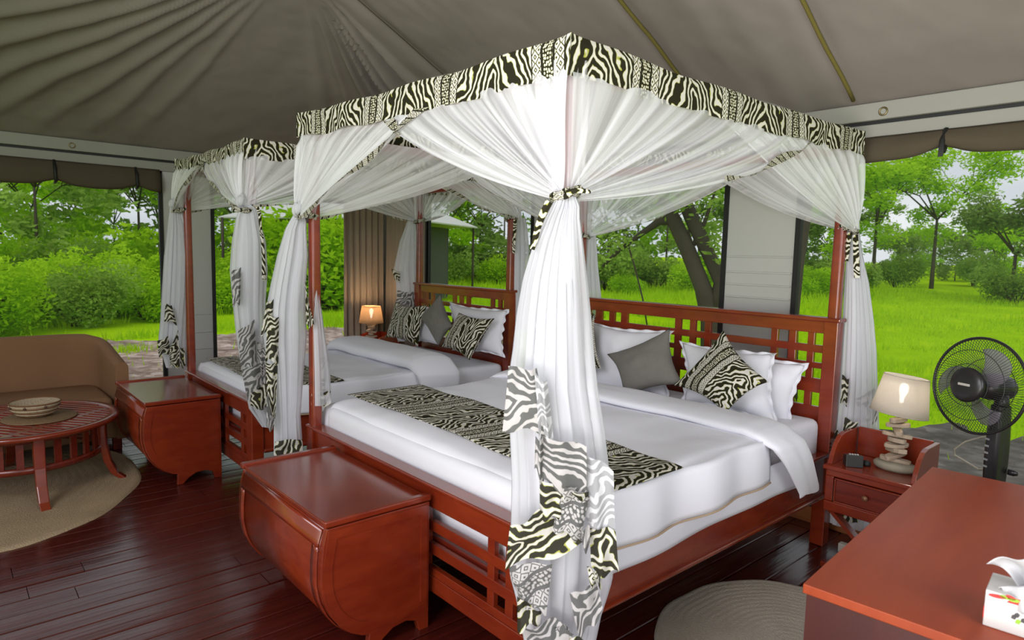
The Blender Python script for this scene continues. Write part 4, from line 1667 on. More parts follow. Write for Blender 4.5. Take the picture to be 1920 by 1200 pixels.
def lamp(x, y, z, label, power, shade_col, colr=(1, .78, .5), tilt=.10, s=1.0, k=1.0):
    e = empty('table_lamp', (x, y, z), 0, label, 'lamp')
    # carved leaf-shaped foot
    m = MB().lathe([(0, 0), (.075, 0), (.092, .014), (.095, .030), (.085, .040), (.03, .045), (0, .045)], 26, sx=1.05 * s, sy=.62 * s)
    m.build('base', M_DRIFTG, e)
    # stacked flat wooden pieces on a hidden rod
    MB().tube([(0, 0, .04), (0, 0, .30 * k)], .004, 8).build('rod', M_DRIFTG, e)
    rnd = random.Random(5)
    z_ = .052
    i = 0
    while z_ < .28 * k:
        L = rnd.uniform(.058, .078) * s * (1 - .15 * i / 9)
        w_ = .032 * s
        h_ = .019 if i % 2 else .022
        poly = []
        for q in range(14):
            a = 2 * PI * q / 14
            poly.append((L * math.copysign(abs(math.cos(a)) ** .8, math.cos(a)), w_ * (.8 + .25 * math.cos(a * 2 + i)) * math.sin(a)))
        mm = MB().prism(poly, 'z', -h_ / 2, h_ / 2)
        o = mm.build('wood_slice', M_DRIFT, e, bevel=.004)
        o.location = (0, 0, z_)
        o.rotation_euler = (rnd.uniform(-.15, .15), rnd.uniform(-.15, .15), i * 1.35 + rnd.uniform(-.2, .2))
        z_ += .0255
        i += 1
    Mt = Matrix.Translation((0, 0, .30 * k)) @ Matrix.Rotation(tilt, 4, CF.cross(Vector((0, 0, 1))).cross(Vector((0, 0, 1))).normalized() * -1)
    m = MB()
    h_ = .185 * k
    r0, r1 = .128 * s, .098 * s

    def sh(u, v):
        a = 2 * PI * u
        r = r0 + (r1 - r0) * v
        return Mt @ Vector((r * math.cos(a), r * math.sin(a), h_ * v - .01))
    m.grid(sh, 48, 4, closed=True)
    sd = m.build('lamp_shade', shade_mat('linen_shade', shade_col, 0), e, solid=.0025)
    for v_ in (0, 1):
        r = r0 if v_ == 0 else r1
        MB().tube([Mt @ Vector((r * math.cos(2 * PI * q / 36), r * math.sin(2 * PI * q / 36), h_ * v_ - .01)) for q in range(36)], .003, 6, closed=True).build('shade_ring', sd.data.materials[0], sd)
    m = MB().lathe([(0, 0), (.010, 0), (.010, .03), (.020, .055), (.022, .075), (.014, .093), (0, .098)], 16, M=Mt @ Matrix.Translation((0, 0, .045 * k)))
    m.build('bulb', M_BULB, e)
    MB().tube([Mt @ Vector((0, 0, -.02)), Mt @ Vector((0, 0, .05 * k))], .010, 10).build('lamp_holder', M_BLACK, e)
    l = bpy.data.lights.new('lamp_light', 'POINT')
    l.energy = power
    l.color = colr
    l.shadow_soft_size = .03
    lo = bpy.data.objects.new('lamp_light', l)
    COL.objects.link(lo)
    lo.parent = e
    lo.location = Mt @ Vector((0, 0, .16 * k))
    return e


lamp(.352, 2.05, .549, 'lit table lamp with cream shade and stacked driftwood stem on right nightstand', .12, (.72, .66, .58), colr=(1, .85, .68), tilt=.13)
lamp(-4.74, 1.97, .549, 'small glowing orange lamp in the back corner before the taupe curtains', 4.0, (.55, .38, .22), colr=(1, .62, .32), tilt=0, s=1.0, k=.95)

# small things on the nightstand
e = empty('alarm_clock', (.190, 1.955, .5485), .6, 'small black box-shaped device with pale marks left of the lamp', 'clock')
MB().prism([(-.036, 0), (.036, 0), (.030, .050), (-.030, .062)], 'x', -.040, .040).build('case', plain('charcoal_plastic', (.028, .028, .026), .45), e, bevel=.003)
for k in range(4):
    MB().box((-.022 + k * .012, -.012, .0575), (-.014 + k * .012, .004, .0615)).build('pale_mark', plain('pale_mark', (.5, .5, .48), .6), e)
e = MB().lathe([(0, 0), (.018, 0), (.020, .010), (.016, .024), (0, .028)], 16).build('black_knob', M_BLACK)
e.location = (.235, 2.01, .549)
tag(e, 'small round black object between the black device and the lamp', 'ornament')
# things under the nightstand
o = MB().box((.08, 2.13, .0), (.48, 2.17, .05)).build('threshold_strip', plain('cream_paint', (.55, .50, .42), .6), bevel=.004)
tag(o, 'cream painted wooden strip on the floor under the nightstand', 'wooden strip')
e = empty('folded_blanket', (.37, 2.08, .03), 0, 'brown striped folded blanket stored beneath the right nightstand', 'blanket')
for k, c in enumerate(((.30, .12, .05), (.20, .06, .04), (.34, .16, .06))):
    m = MB()
    hh = .045

    def bl(u, v, k=k):
        a = 2 * PI * u
        return (.11 * (2 * v - 1), .045 * math.copysign(abs(math.cos(a)) ** .6, math.cos(a)), .022 + k * .048 + .022 * math.copysign(abs(math.sin(a)) ** .6, math.sin(a)))
    m.grid(bl, 20, 4, closed=True)
    m.build('fold', fabric('blanket_%d' % k, c, bscale=40), e)


# ================================================================== DESK, TISSUE BOX
DA = math.radians(4.5)
desk = empty('writing_desk', (.772, .113, 0), DA, 'large plain reddish desk in the right foreground with glossy top', 'desk')
MB().box((0, 0, .735), (.78, 1.385, .76)).build('desk_top', M_DESK, desk, bevel=.0025)
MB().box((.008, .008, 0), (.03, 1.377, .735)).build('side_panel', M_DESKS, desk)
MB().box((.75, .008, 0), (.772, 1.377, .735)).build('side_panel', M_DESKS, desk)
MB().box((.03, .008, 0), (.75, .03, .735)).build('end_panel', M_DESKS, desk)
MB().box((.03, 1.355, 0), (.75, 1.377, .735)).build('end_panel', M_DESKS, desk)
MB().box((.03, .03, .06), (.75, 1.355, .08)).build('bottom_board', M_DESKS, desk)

tb = empty('tissue_box', (1.124, .247, .7605), math.radians(6), 'white tissue box with red chilli print and a pulled-up tissue on the desk', 'tissue box')
M_CARD = plain('white_card', (.62, .60, .58), .5)
M_CRED = plain('red_print', (.55, .02, .015), .5)
M_CGRN = plain('green_print', (.28, .50, .02), .5)
M_CBLK = plain('black_print', (.05, .05, .05), .5)
# the box is turned so that its long face looks at the camera
MB().box((0, 0, 0), (.22, .115, .085)).build('carton', M_CARD, tb, bevel=.002)
MB().box((-.001, -.0008, .018), (.0006, .02, .045)).build('red_patch', M_CRED, tb)


def flat_poly(pts, y, mat, name):
    m = MB()
    m.prism(pts, 'y', y - .0006, y)
    return m.build(name, mat, tb)


flat_poly([(.040, .070), (.22, .073), (.22, .084), (.050, .084)], -.0004, M_CRED, 'red_band')
for (cx, cz, a, col, L) in ((.022, .077, .3, M_CRED, .017), (.036, .080, -.2, M_CGRN, .010), (.052, .079, .3, M_CGRN, .011), (.046, .083, -.7, M_CRED, .012)):
    pts = [(cx + L * math.cos(t) * math.cos(a) - .004 * math.sin(t) * math.sin(a), cz + L * math.cos(t) * math.sin(a) * .35 + .004 * math.sin(t)) for t in [2 * PI * q / 12 for q in range(12)]]
    flat_poly(pts, -.0012, col, 'chilli_print')
for k, (cx, cz) in enumerate(((.055, .042), (.063, .034), (.060, .048), (.072, .040), (.079, .046), (.088, .040), (.098, .044), (.107, .038))):
    s_ = .005
    flat_poly([(cx - s_, cz - s_), (cx + s_ * .4, cz - s_ * 1.2), (cx + s_, cz + s_ * .3), (cx + .1 * s_, cz + s_), (cx - s_ * .8, cz + .4 * s_)], -.0008, M_CGRN if k == 1 or k == 4 else M_CBLK, 'lettering')
m = MB()


def tis(u, v):
    a = (u - .5)
    x = .085 + a * .16 * (.35 + v * .8)
    y = .055 + .02 * math.sin(u * 8) * (1 - v * .3) + .025 * math.sin(v * 3 + u * 4)
    z = .083 + .115 * v * (1 - .5 * abs(a)) - .05 * v * v * abs(a) * 1.6 + .008 * math.sin(u * 14) * v
    return (x, y - .02 * v, z)


m.grid(tis, 26, 12)
m.build('tissue', fabric('tissue_paper', (.82, .82, .84), bscale=20, translucent=.3), tb, solid=.0008)
m = MB()
m.grid(lambda u, v: (.02 + .10 * u + .02 * v, .02 - .05 * v * math.sin(u * 2.4) + .006 * math.sin(u * 12), .086 + .03 * u * (1 - v) + .012 * math.sin(v * 5 + u * 3) - .02 * v), 16, 8)
m.build('tissue', bpy.data.materials['tissue_paper'], tb, solid=.0008)

# ================================================================== FAN
FQ = Vector((.79, 1.90, 0))
fan = empty('pedestal_fan', (FQ.x, FQ.y, 0), 0, 'black pedestal fan behind the desk in front of the right window', 'fan')
M_FAN = plain('black_plastic', (.016, .014, .014), .32)
M_FANG = plain('black_wire', (.020, .020, .018), .35)
M_BLADE = fabric('smoky_blade', (.24, .22, .25), rough=.25, alpha=.6, bstr=0)
MB().lathe([(0, 0), (.19, 0), (.20, .012), (.19, .028), (.06, .045), (.04, .07), (0, .07)], 36).build('base', M_FAN, fan)
MB().tube([(0, 0, .05), (0, 0, .62)], .016, 14).build('pole', M_FAN, fan)
hub = at(1822, 722, 'y', 1.80)
face = Vector((CAM_P.x - .30 - hub.x, CAM_P.y - hub.y, 0)).normalized()
face = (Matrix.Rotation(math.radians(-32), 4, 'Z') @ face)
face.z = .10
face.normalize()
# column with rounded front and the buttons
cdir = Vector((face.x, face.y, 0)).normalized()
ca_ = math.atan2(cdir.y, cdir.x)
Mc = Matrix.Rotation(ca_, 4, 'Z')
m = MB()


def colf(u, v):
    a = 2 * PI * u
    r = .030 + .006 * math.sin(v * PI)
    p = Vector((r * 1.25 * math.copysign(abs(math.cos(a)) ** .7, math.cos(a)), r * 1.0 * math.copysign(abs(math.sin(a)) ** .7, math.sin(a)), .56 + .42 * v))
    return Mc @ p


m.grid(colf, 24, 10, closed=True)
cc = m.build('control_column', M_FAN, fan)
for k in range(5):
    MB().box((.040, -.020, .83 - .030 * k), (.048, -.004, .838 - .030 * k), M=Mc).build('button', plain('grey_button', (.25, .25, .24), .4), cc)
hl = hub - FQ
back = hl - face * .17
MB().tube([(0, 0, .96), (0, 0, 1.0), Vector((back.x * .5, back.y * .5, 1.03)), back + Vector((0, 0, -.02))], [.030, .028, .03, .03], 12).build('neck', M_FAN, fan)
q = face.to_track_quat('Z', 'Y').to_matrix().to_4x4()
Mh = Matrix.Translation(hl) @ q
MB().lathe([(0, -.235), (.035, -.23), (.052, -.20), (.058, -.15), (.058, -.10), (.048, -.06), (0, -.055)], 26, M=Mh, sx=1.05).build('motor_housing', M_FAN, fan)
RG = .205


def guard(prof, n, name, rings, rim):
    m = MB()
    for i in range(n):
        a = 2 * PI * i / n
        sw = .30
        pts = []
        for (r, z) in prof:
            aa = a + sw * (r / RG)
            pts.append(Mh @ Vector((r * math.cos(aa), r * math.sin(aa), z)))
        m.tube(pts, .0011, 3, caps=False)
    for (r, z) in rings:
        m.tube([Mh @ Vector((r * math.cos(2 * PI * k / 60), r * math.sin(2 * PI * k / 60), z)) for k in range(60)], .0016, 5, closed=True)
    o = m.build(name, M_FANG, fan, fix=False)
    o['kind'] = 'stuff'
    return o


guard([(.07, .030), (.10, .030), (.15, .018), (.19, -.008), (RG, -.035)], 96, 'front_grille', [(.09, .030), (.15, .018)], 0)
guard([(.06, -.085), (.12, -.090), (.17, -.075), (RG, -.040)], 96, 'rear_grille', [(.12, -.090)], 0)
MB().tube([Mh @ Vector((RG * math.cos(2 * PI * k / 72), RG * math.sin(2 * PI * k / 72), -.037)) for k in range(72)], .0062, 8, closed=True).build('grille_rim', M_FAN, fan)
cap = MB().lathe([(0, .046), (.04, .045), (.066, .039), (.075, .030), (.073, .018), (0, .018)], 30, M=Mh).build('hub_cap', M_FAN, fan)
yax = (Mh.to_3x3().inverted() @ Vector((0, 0, 1)))
MB().box((-.026, -.005, .0455), (.026, .005, .0475), M=Mh @ Matrix.Rotation(math.atan2(-yax.x, yax.y), 4, 'Z')).build('badge', plain('pale_badge', (.45, .42, .38), .4), cap)
for k in range(3):
    m = MB()
    b0 = 2 * PI * k / 3 + .55

    def bf(u, v):
        r = .035 + .140 * v
        aw = (-.5 + u) * (1.05 - .25 * v) + .55 * v ** 1.3
        a = b0 + aw
        z = -.030 + .045 * (u - .5) * (1 - .2 * v)
        rr = r * (1 - .10 * (2 * u - 1) ** 2 * v)
        return Mh @ Vector((rr * math.cos(a), rr * math.sin(a), z))
    m.grid(bf, 12, 12)
    m.build('blade', M_BLADE, fan, solid=.002)
MB().lathe([(0, -.05), (.035, -.05), (.036, -.012), (0, -.008)], 20, M=Mh).build('rotor_hub', M_FAN, fan)
cordp = [at(u, v, 'y', yy) for u, v, yy in ((1868, 817, 1.98), (1840, 820, 2.02), (1810, 828, 2.06), (1790, 842, 2.08), (1790, 853, 2.09), (1812, 866, 2.08), (1835, 880, 2.04), (1860, 890, 1.99))]
cordp[-1] = Vector((.80, 1.93, .70))
o = MB().tube(cordp, .0042, 8).build('power_cord', plain('pale_cord', (.42, .38, .30), .5), fan)
o.matrix_parent_inverse = Matrix.Translation(-fan.location)
o = MB().lathe([(0, 0), (.012, 0), (.014, .02), (.008, .035), (0, .036)], 12, M=Matrix.Translation((.045, .0, .70)) @ Matrix.Rotation(PI / 2, 4, 'Y')).build('height_knob', M_FAN, fan)


# ================================================================== SOFA
sf = empty('loveseat', (-4.6, -1.25, 0), 0, 'tan upholstered tub loveseat against the left window', 'sofa')
ysr, ysl = -.43, -2.05
path = []
xa, xb = -4.22, -4.98
for k in range(8):
    path.append(Vector((xa + (xb + .32 - xa) * k / 8, ysr - .035 - .02 * k / 8, 0)))
for k in range(13):
    a = PI / 2 + (PI / 2) * k / 12
    path.append(Vector((xb + .32 + .285 * math.cos(a), ysr - .055 - .32 + .32 * math.sin(a), 0)))
for k in range(1, 10):
    path.append(Vector((xb + .035, ysr - .375 + (ysl + .375 - ysr + .375) * k / 10, 0)))
for k in range(13):
    a = PI + (PI / 2) * k / 12
    path.append(Vector((xb + .32 + .285 * math.cos(a), ysl + .375 + .32 * math.sin(a), 0)))
for k in range(8):
    path.append(Vector((xb + .32 + (xa - xb - .32) * (k + 1) / 8, ysl + .055 - .02 * k / 8, 0)))
m = MB()
NPth = len(path) - 1


def sofa_back(u, v):
    k = u * NPth
    i = min(NPth - 1, int(k))
    p = path[i].lerp(path[i + 1], k - i)
    t = path[min(NPth, i + 1)] - path[max(0, i)]
    t.normalize()
    n_ = Vector((-t.y, t.x, 0))
    depth = (p.x - xb) / (xa - xb)
    top = .845 - .15 * max(0, (depth - .15) / .85) ** .9
    # cross-section loop: outer bottom -> top -> inner bottom
    th = .045
    z0, z1 = .10, .24
    if v < .42:
        q = v / .42
        off, z = -th, z0 + (top - th - z0) * q
    elif v < .58:
        q = (v - .42) / .16
        a = PI * q
        off, z = -th * math.cos(a), top - th + th * math.sin(a)
    else:
        q = (v - .58) / .42
        off, z = th, top - th + (z1 - top + th) * q
    lean = -.05 * (z / .8) * (1 - max(0, depth) * .7)
    p = p + n_ * (off * 1)
    p.x += lean
    p.z = z
    p.z += .002 * fbm(u * 20, v * 6)
    return p


m.grid(sofa_back, 90, 34)
local(m.build('backrest', M_SOFA, sf))
# arm fronts
for pth, sgn in ((path[0], 1), (path[-1], -1)):
    m = MB()
    top = .695
    pr = [(pth.y - .045, .10), (pth.y + .045, .10)] + [(pth.y + .045 * math.cos(a), top - .045 + .045 * math.sin(a)) for a in [PI * k / 10 for k in range(11)]]
    m.prism(pr, 'x', xa - .04, xa + .004)
    local(m.build('arm_front', M_SOFA, sf))
m = MB()


def seatf(u, v):
    a = 2 * PI * u
    # superellipse plan
    x = -4.56 + .36 * math.copysign(abs(math.cos(a)) ** .35, math.cos(a)) * min(1, .2 + 3 * v if v < .3 else 1)
    return (x, 0, 0)


sb = rbox('seat_cushion', (-4.90, ysl + .10, .27), (-4.20, ysr - .10, .43), M_SOFA, .05)
sb.parent = sf
local(sb)
sb = rbox('seat_base', (-4.93, ysl + .05, .10), (-4.25, ysr - .05, .28), M_SOFA, .02)
sb.parent = sf
local(sb)
for (a, b) in ((-4.30, ysr - .07), (-4.30, ysl + .07), (-4.88, ysr - .20), (-4.88, ysl + .20)):
    wbox('leg', (a - .03, b - .03, 0), (a + .03, b + .03, .105), M_REDD, sf)

# ================================================================== COFFEE TABLE, RUGS, BOWL
def disc_rug(cx, cy, rx, ry, mat, label, seed=0, z=.014, rings=0):
    m = MB()

    def f(u, v):
        a = 2 * PI * u
        r = v
        k = 1 + .010 * math.sin(5 * a + seed) + .008 * math.sin(11 * a + seed)
        zz = z + .0012 * math.sin(v * 3.14 * 36) + .0015 * fbm(v * 6, u * 20, seed)
        if v >= .999:
            zz = .001
        return (rx * r * k * math.cos(a), ry * r * k * math.sin(a), zz)
    m.grid(f, 90, 72, uvfn=lambda u, v: (u * 6, v), closed=True)
    o = m.build('round_rug', mat, fix=False)
    o.location = (cx, cy, 0)
    return tag(o, label, 'rug')


disc_rug(-3.83, -1.33, 1.15, .85, M_JUTE, 'round brown jute rug under the coffee table', 1)
disc_rug(.34, 1.05, .53, .57, M_RUGW, 'pale round jute rug between the large bed and the desk', 2)

TC = Vector((-3.70, -1.13, 0))
tbl = empty('coffee_table', TC, math.radians(38), 'round red wooden slatted coffee table in front of the loveseat', 'table')
TR = .535
hT = .46
m = MB()
m.grid(lambda u, v: ((TR - .055 + .055 * v + .0) * math.cos(2 * PI * u), (TR - .055 + .055 * v) * math.sin(2 * PI * u), hT), 64, 1, closed=True)
local_o = m.build('top_ring', M_RED, tbl, solid=.028)
local_o.modifiers['solid'].offset = -1


def slat(cx, cy, L, w_, ang, name='slat'):
    o = MB().box((-L / 2, -w_ / 2, hT - .020), (L / 2, w_ / 2, hT - .001)).build(name, M_RED, tbl, bevel=.002)
    o.location = (cx, cy, 0)
    o.rotation_euler = (0, 0, ang)
    return o


RI = TR - .05
# crossbars make four fields; slats run lengthwise in the middle, crosswise at both ends
for s_ in (-1, 1):
    xx = s_ * .27
    slat(xx, 0, 2 * math.sqrt(RI ** 2 - xx ** 2), .045, PI / 2, 'cross_bar')
yy = -RI + .05
while yy < RI - .02:
    L = 2 * min(.248, math.sqrt(max(0.01, RI ** 2 - yy ** 2)))
    slat(0, yy, L, .026, 0)
    yy += .05
for s_ in (-1, 1):
    yy = -.36
    while yy < .38:
        x1_ = math.sqrt(RI ** 2 - yy ** 2)
        if x1_ > .30:
            slat(s_ * (.292 + x1_) / 2, yy, x1_ - .292 + .01, .028, 0)
        yy += .05
for k, a in enumerate((math.radians(-33), math.radians(33), math.radians(147), math.radians(213))):
    pts = []
    m = MB()
    secs = [(.44, hT - .028, .030), (.438, .34, .030), (.445, .24, .029), (.465, .14, .028), (.505, .05, .027), (.565, .0, .026)]
    base = None
    for (r_, z_, w_) in secs:
        c_ = Vector((r_ * math.cos(a), r_ * math.sin(a), z_))
        rd = Vector((math.cos(a), math.sin(a), 0))
        tn = Vector((-math.sin(a), math.cos(a), 0))
        for sx, sy in ((-1, -1), (1, -1), (1, 1), (-1, 1)):
            m.v.append(tuple(c_ + rd * sx * w_ * .8 + tn * sy * w_))
    for s_ in range(len(secs) - 1):
        for i_ in range(4):
            j_ = (i_ + 1) % 4
            m.face([s_ * 4 + i_, s_ * 4 + j_, s_ * 4 + 4 + j_, s_ * 4 + 4 + i_])
    m.face([0, 1, 2, 3][::-1])
    n_ = (len(secs) - 1) * 4
    m.face([n_, n_ + 1, n_ + 2, n_ + 3])
    m.build('leg', M_RED, tbl, bevel=.006)
m = MB()
for zz, nm in ((.395, 'apron_rail'), (.21, 'apron_rail')):
    m = MB()
    m.grid(lambda u, v, zz=zz: (.425 * math.cos(2 * PI * u), .425 * math.sin(2 * PI * u), zz + .04 * v), 64, 1, closed=True)
    m.build(nm, M_REDD, tbl, solid=.02)
for k in range(28):
    a = 2 * PI * (k + .5) / 28
    o = MB().box((-.008, -.019, .24), (.008, .019, .40)).build('apron_slat', M_REDD, tbl)
    o.location = (.425 * math.cos(a), .425 * math.sin(a), 0)
    o.rotation_euler = (0, 0, a)

pl = MB().lathe([(0, 0), (.20, 0), (.205, .004), (.20, .009), (.05, .010), (0, .010)], 44).build('woven_placemat', plain('brown_weave', (.23, .15, .08), .9, .1, bscale=90, bstr=.8, var=.3))
pl.location = (-3.66, -1.04, hT + .0005)
tag(pl, 'round brown woven mat under the bowl on the coffee table', 'placemat')
M_BOWL = plain('woven_cream', (.48, .38, .26), .9, .1, bscale=90, bstr=.9, var=.35)
bw = empty('woven_bowl', (-3.69, -1.06, hT + .0115), .3, 'cream woven basket bowl standing on the coffee table mat', 'bowl')
prof = [(0, 0), (.07, 0), (.085, .008), (.115, .035), (.132, .065), (.138, .090), (.131, .090), (.108, .040), (.07, .014), (0, .012)]
MB().lathe(prof, 40).build('bowl_body', M_BOWL, bw)
for k in range(7):
    r_ = [.09, .104, .117, .126, .132, .136, .139][k]
    z_ = [.013, .024, .037, .051, .065, .079, .091][k]
    MB().tube([(r_ * math.cos(2 * PI * q / 40), r_ * math.sin(2 * PI * q / 40), z_) for q in range(40)], .005, 6, closed=True).build('coil', M_BOWL if k % 2 else plain('brown_coil', (.20, .10, .05), .9, .1, bscale=90), bw)
for k in range(8):
    a = 2 * PI * k / 8
    MB().lathe([(0, -.010), (.009, -.004), (.009, .004), (0, .010)], 8, c=(.140 * math.cos(a), .140 * math.sin(a), .074)).build('bead', plain('dark_bead', (.09, .035, .02), .7), bw)


# ================================================================== CURTAINS
def curtain(path, z0, z1, waves, amp, label, seed=0, mat=None):
    L = [0]
    P = [Vector(p) for p in path]
    for a, b in zip(P, P[1:]):
        L.append(L[-1] + (b - a).length)

    def f(u, v):
        s = u * L[-1]
        for i in range(len(P) - 1):
            if L[i + 1] >= s - 1e-9:
                break
        t = (s - L[i]) / (L[i + 1] - L[i])
        p = P[i].lerp(P[i + 1], t)
        d = (P[i + 1] - P[i]).normalized()
        n_ = Vector((d.y, -d.x, 0))
        w_ = amp * (math.sin(2 * PI * waves * u + .4 * math.sin(v * 3 + seed)) + .35 * math.sin(2 * PI * waves * 2.1 * u + seed + v))
        p = p + n_ * (w_ * (.55 + .45 * v) + .0)
        return (p.x, p.y, z1 + (z0 - z1) * v)
    m = MB().grid(f, 170, 16, uvfn=lambda u, v: (u * L[-1] * 2, v * 2))
    o = m.build('window_curtain', mat or M_CURT, fix=False, solid=.003)
    return tag(o, label, 'curtain')


curtain([(XL + .10, 1.80, 0), (XL + .09, 2.30, 0)], .03, 2.24, 6.5, .030, 'taupe pleated curtain on the left wall beside the corner lamp', 1)
curtain([(XL + .12, YB - .09, 0), (-4.28, YB - .08, 0)], .03, 2.24, 8.5, .030, 'taupe pleated curtain on the back wall behind the corner lamp', 4)

# ================================================================== OUTDOORS
GZ = -.30
m = MB()
S_ = 170


def gf(u, v):
    x = -S_ + 2 * S_ * u
    y = -S_ + 2 * S_ * v
    d = math.hypot(x + 2, y)
    z = GZ + (fbm(x * .12, y * .12) * .35 + fbm(x * .5, y * .5, 4) * .06) * min(1, max(0, (d - 9) / 14)) + .012 * max(0, d - 30)
    return (x, y, z)


def warp(t):
    a = 2 * t - 1
    return (math.copysign(abs(a) ** 2.2, a) + 1) / 2


m.grid(lambda u, v: gf(warp(u), warp(v)), 150, 150)
g = m.build('meadow', M_GROUND, fix=False)
tag(g, kind='structure')


def gz(x, y):
    return gf((x + S_) / (2 * S_), (y + S_) / (2 * S_))[2]


def strip(name, outer, inner, mat, z, label=None, kind='structure', seed=0):
    n = len(outer)
    m = MB()

    def f(u, v):
        k = u * (n - 1)
        i = min(n - 2, int(k))
        t = k - i
        a = Vector(inner[i]).lerp(Vector(inner[i + 1]), t)
        b = Vector(outer[i]).lerp(Vector(outer[i + 1]), t)
        p = a.lerp(b, v)
        if v > .99:
            p += (b - a).normalized() * (.7 * fbm(u * 14, 0, seed) + .6 * fbm(u * 45, 2, seed) + .35 * fbm(u * 120, 3, seed))
        return (p.x, p.y, gz(p.x, p.y) + z + .004 * fbm(p.x * 8, p.y * 8))
    m.grid(f, 160, 14)
    o = m.build(name, mat, fix=False)
    return tag(o, label, kind=kind)


strip('gravel_path', [(-12.0, -9), (-13.2, -3), (-13.4, 0), (-12.8, 2.5), (-13.6, 5), (-13.0, 8.5), (-9.5, 8.2)], [(-4.6, -9), (-4.6, -3), (-4.6, 0), (-4.6, 1.5), (-4.6, 2.3), (-4.6, 2.6), (-4.6, 2.6)], M_GRAVEL, .012, seed=1)
strip('dirt_yard', [(-4.4, 4.6), (-2.6, 5.2), (-1.6, 6.4), (-.5, 7.2), (.6, 7.4), (2.0, 7.4), (5, 7.4)], [(-5.2, 2.4), (-2.6, 2.4), (-1.6, 2.4), (-.5, 2.4), (.6, 2.4), (2.0, 2.4), (5, 2.4)], M_DIRT, .020, seed=6)
pa, pb = at(1120, 541, 'z', GZ), at(1310, 524, 'z', GZ)
dd = (pb - pa).normalized()
nn = Vector((-dd.y, dd.x, 0))
pa2, pb2 = pa - dd * 6, pb + dd * 5
strip('dirt_path', [tuple((pa2.lerp(pb2, k / 6) + nn * .9 + nn * .4 * math.sin(k))[:2]) for k in range(7)], [tuple((pa2.lerp(pb2, k / 6) - nn * .6 + nn * .4 * math.sin(k))[:2]) for k in range(7)], M_PATH, .14, seed=3)

# loose stones on the gravel
m = MB()
rnd = random.Random(3)
for k in range(900):
    x = rnd.uniform(-10.5, -5.3)
    y = rnd.uniform(-3, 6.5)
    r = rnd.uniform(.015, .055)
    b = len(m.v)
    z = gz(x, y) + .012
    for q in ((-1, -.8, 0), (1, -.7, 0), (.8, 1, 0), (-.9, .8, 0), (-.4, -.4, .7), (.5, -.3, .8), (.4, .5, .6), (-.4, .4, .7)):
        m.v.append((x + q[0] * r * rnd.uniform(.7, 1.1), y + q[1] * r * rnd.uniform(.7, 1.1), z + q[2] * r))
    for q in ((4, 5, 6, 7), (0, 1, 5, 4), (1, 2, 6, 5), (2, 3, 7, 6), (3, 0, 4, 7)):
        m.face([b + i for i in q])
o = m.build('gravel', M_STONE, fix=False)
tag(o, 'loose reddish stones scattered outside the left windows', 'gravel', kind='stuff')

# grass blades
m = MB()


def blade(x, y, h, w_):
    a = rnd.uniform(0, PI)
    z = gz(x, y)
    b = len(m.v)
    dx, dy = math.cos(a) * w_, math.sin(a) * w_
    lx, ly = rnd.uniform(-.4, .4) * h, rnd.uniform(-.4, .4) * h
    m.v += [(x - dx, y - dy, z), (x + dx, y + dy, z), (x + lx, y + ly, z + h)]
    m.face([b, b + 1, b + 2])


cnt = 0
while cnt < 60000:
    a = math.radians(rnd.uniform(2, 98))
    d = 7 + 38 * rnd.random() ** 1.5
    x, y = CAM_P.x - math.sin(a) * d, CAM_P.y + math.cos(a) * d
    if x > -13.2 and y < 7.0:
        if rnd.random() > .03:
            continue
        if x > -5.3 and y < 2.7:
            continue
    if -1.5 < x < 5 and y < 7.3 and rnd.random() > .15:
        continue
    if fbm(x * .5, y * .5, 11) < -.28:
        continue
    if abs((x - pa.x) * nn.x + (y - pa.y) * nn.y) < 1.1:
        continue
    s = 1 + d / 16
    if x < -11 or fbm(x * .15, y * .15, 5) > .1:
        s *= 1.5
    if x > -9:
        s *= .55
    s *= .8 if x > -9 else .6
    blade(x, y, rnd.uniform(.07, .17) * s, .010 * s)
    cnt += 1
for (tx, ty) in [(at(243, 660, 'z', GZ)[0], at(243, 660, 'z', GZ)[1]), (-6.9, -.35), (-7.4, 1.9), (-6.2, 1.2)]:
    for k in range(260):
        blade(tx + rnd.gauss(0, .18), ty + rnd.gauss(0, .18), rnd.uniform(.06, .16), .008)
o = m.build('grass', M_GRASS, fix=False)
tag(o, 'bright green grass blades covering the meadow outside', 'grass', kind='stuff')


def leaves(m, rnd, c, rad, n, size, flat=1.0):
    for _ in range(n):
        while True:
            p = Vector((rnd.uniform(-1, 1), rnd.uniform(-1, 1), rnd.uniform(-1, 1)))
            if p.length < 1:
                break
        p = p * (.45 + .55 * p.length)
        p = Vector((c[0] + p.x * rad, c[1] + p.y * rad, c[2] + p.z * rad * flat))
        a = Vector((rnd.gauss(0, 1), rnd.gauss(0, 1), rnd.gauss(0, .6))).normalized()
        b = a.orthogonal().normalized()
        s = size * rnd.uniform(.6, 1.3)
        i = len(m.v)
        m.v += [tuple(p - a * s), tuple(p + b * s * .45), tuple(p + a * s), tuple(p - b * s * .45)]
        m.face([i, i + 1, i + 2, i + 3])


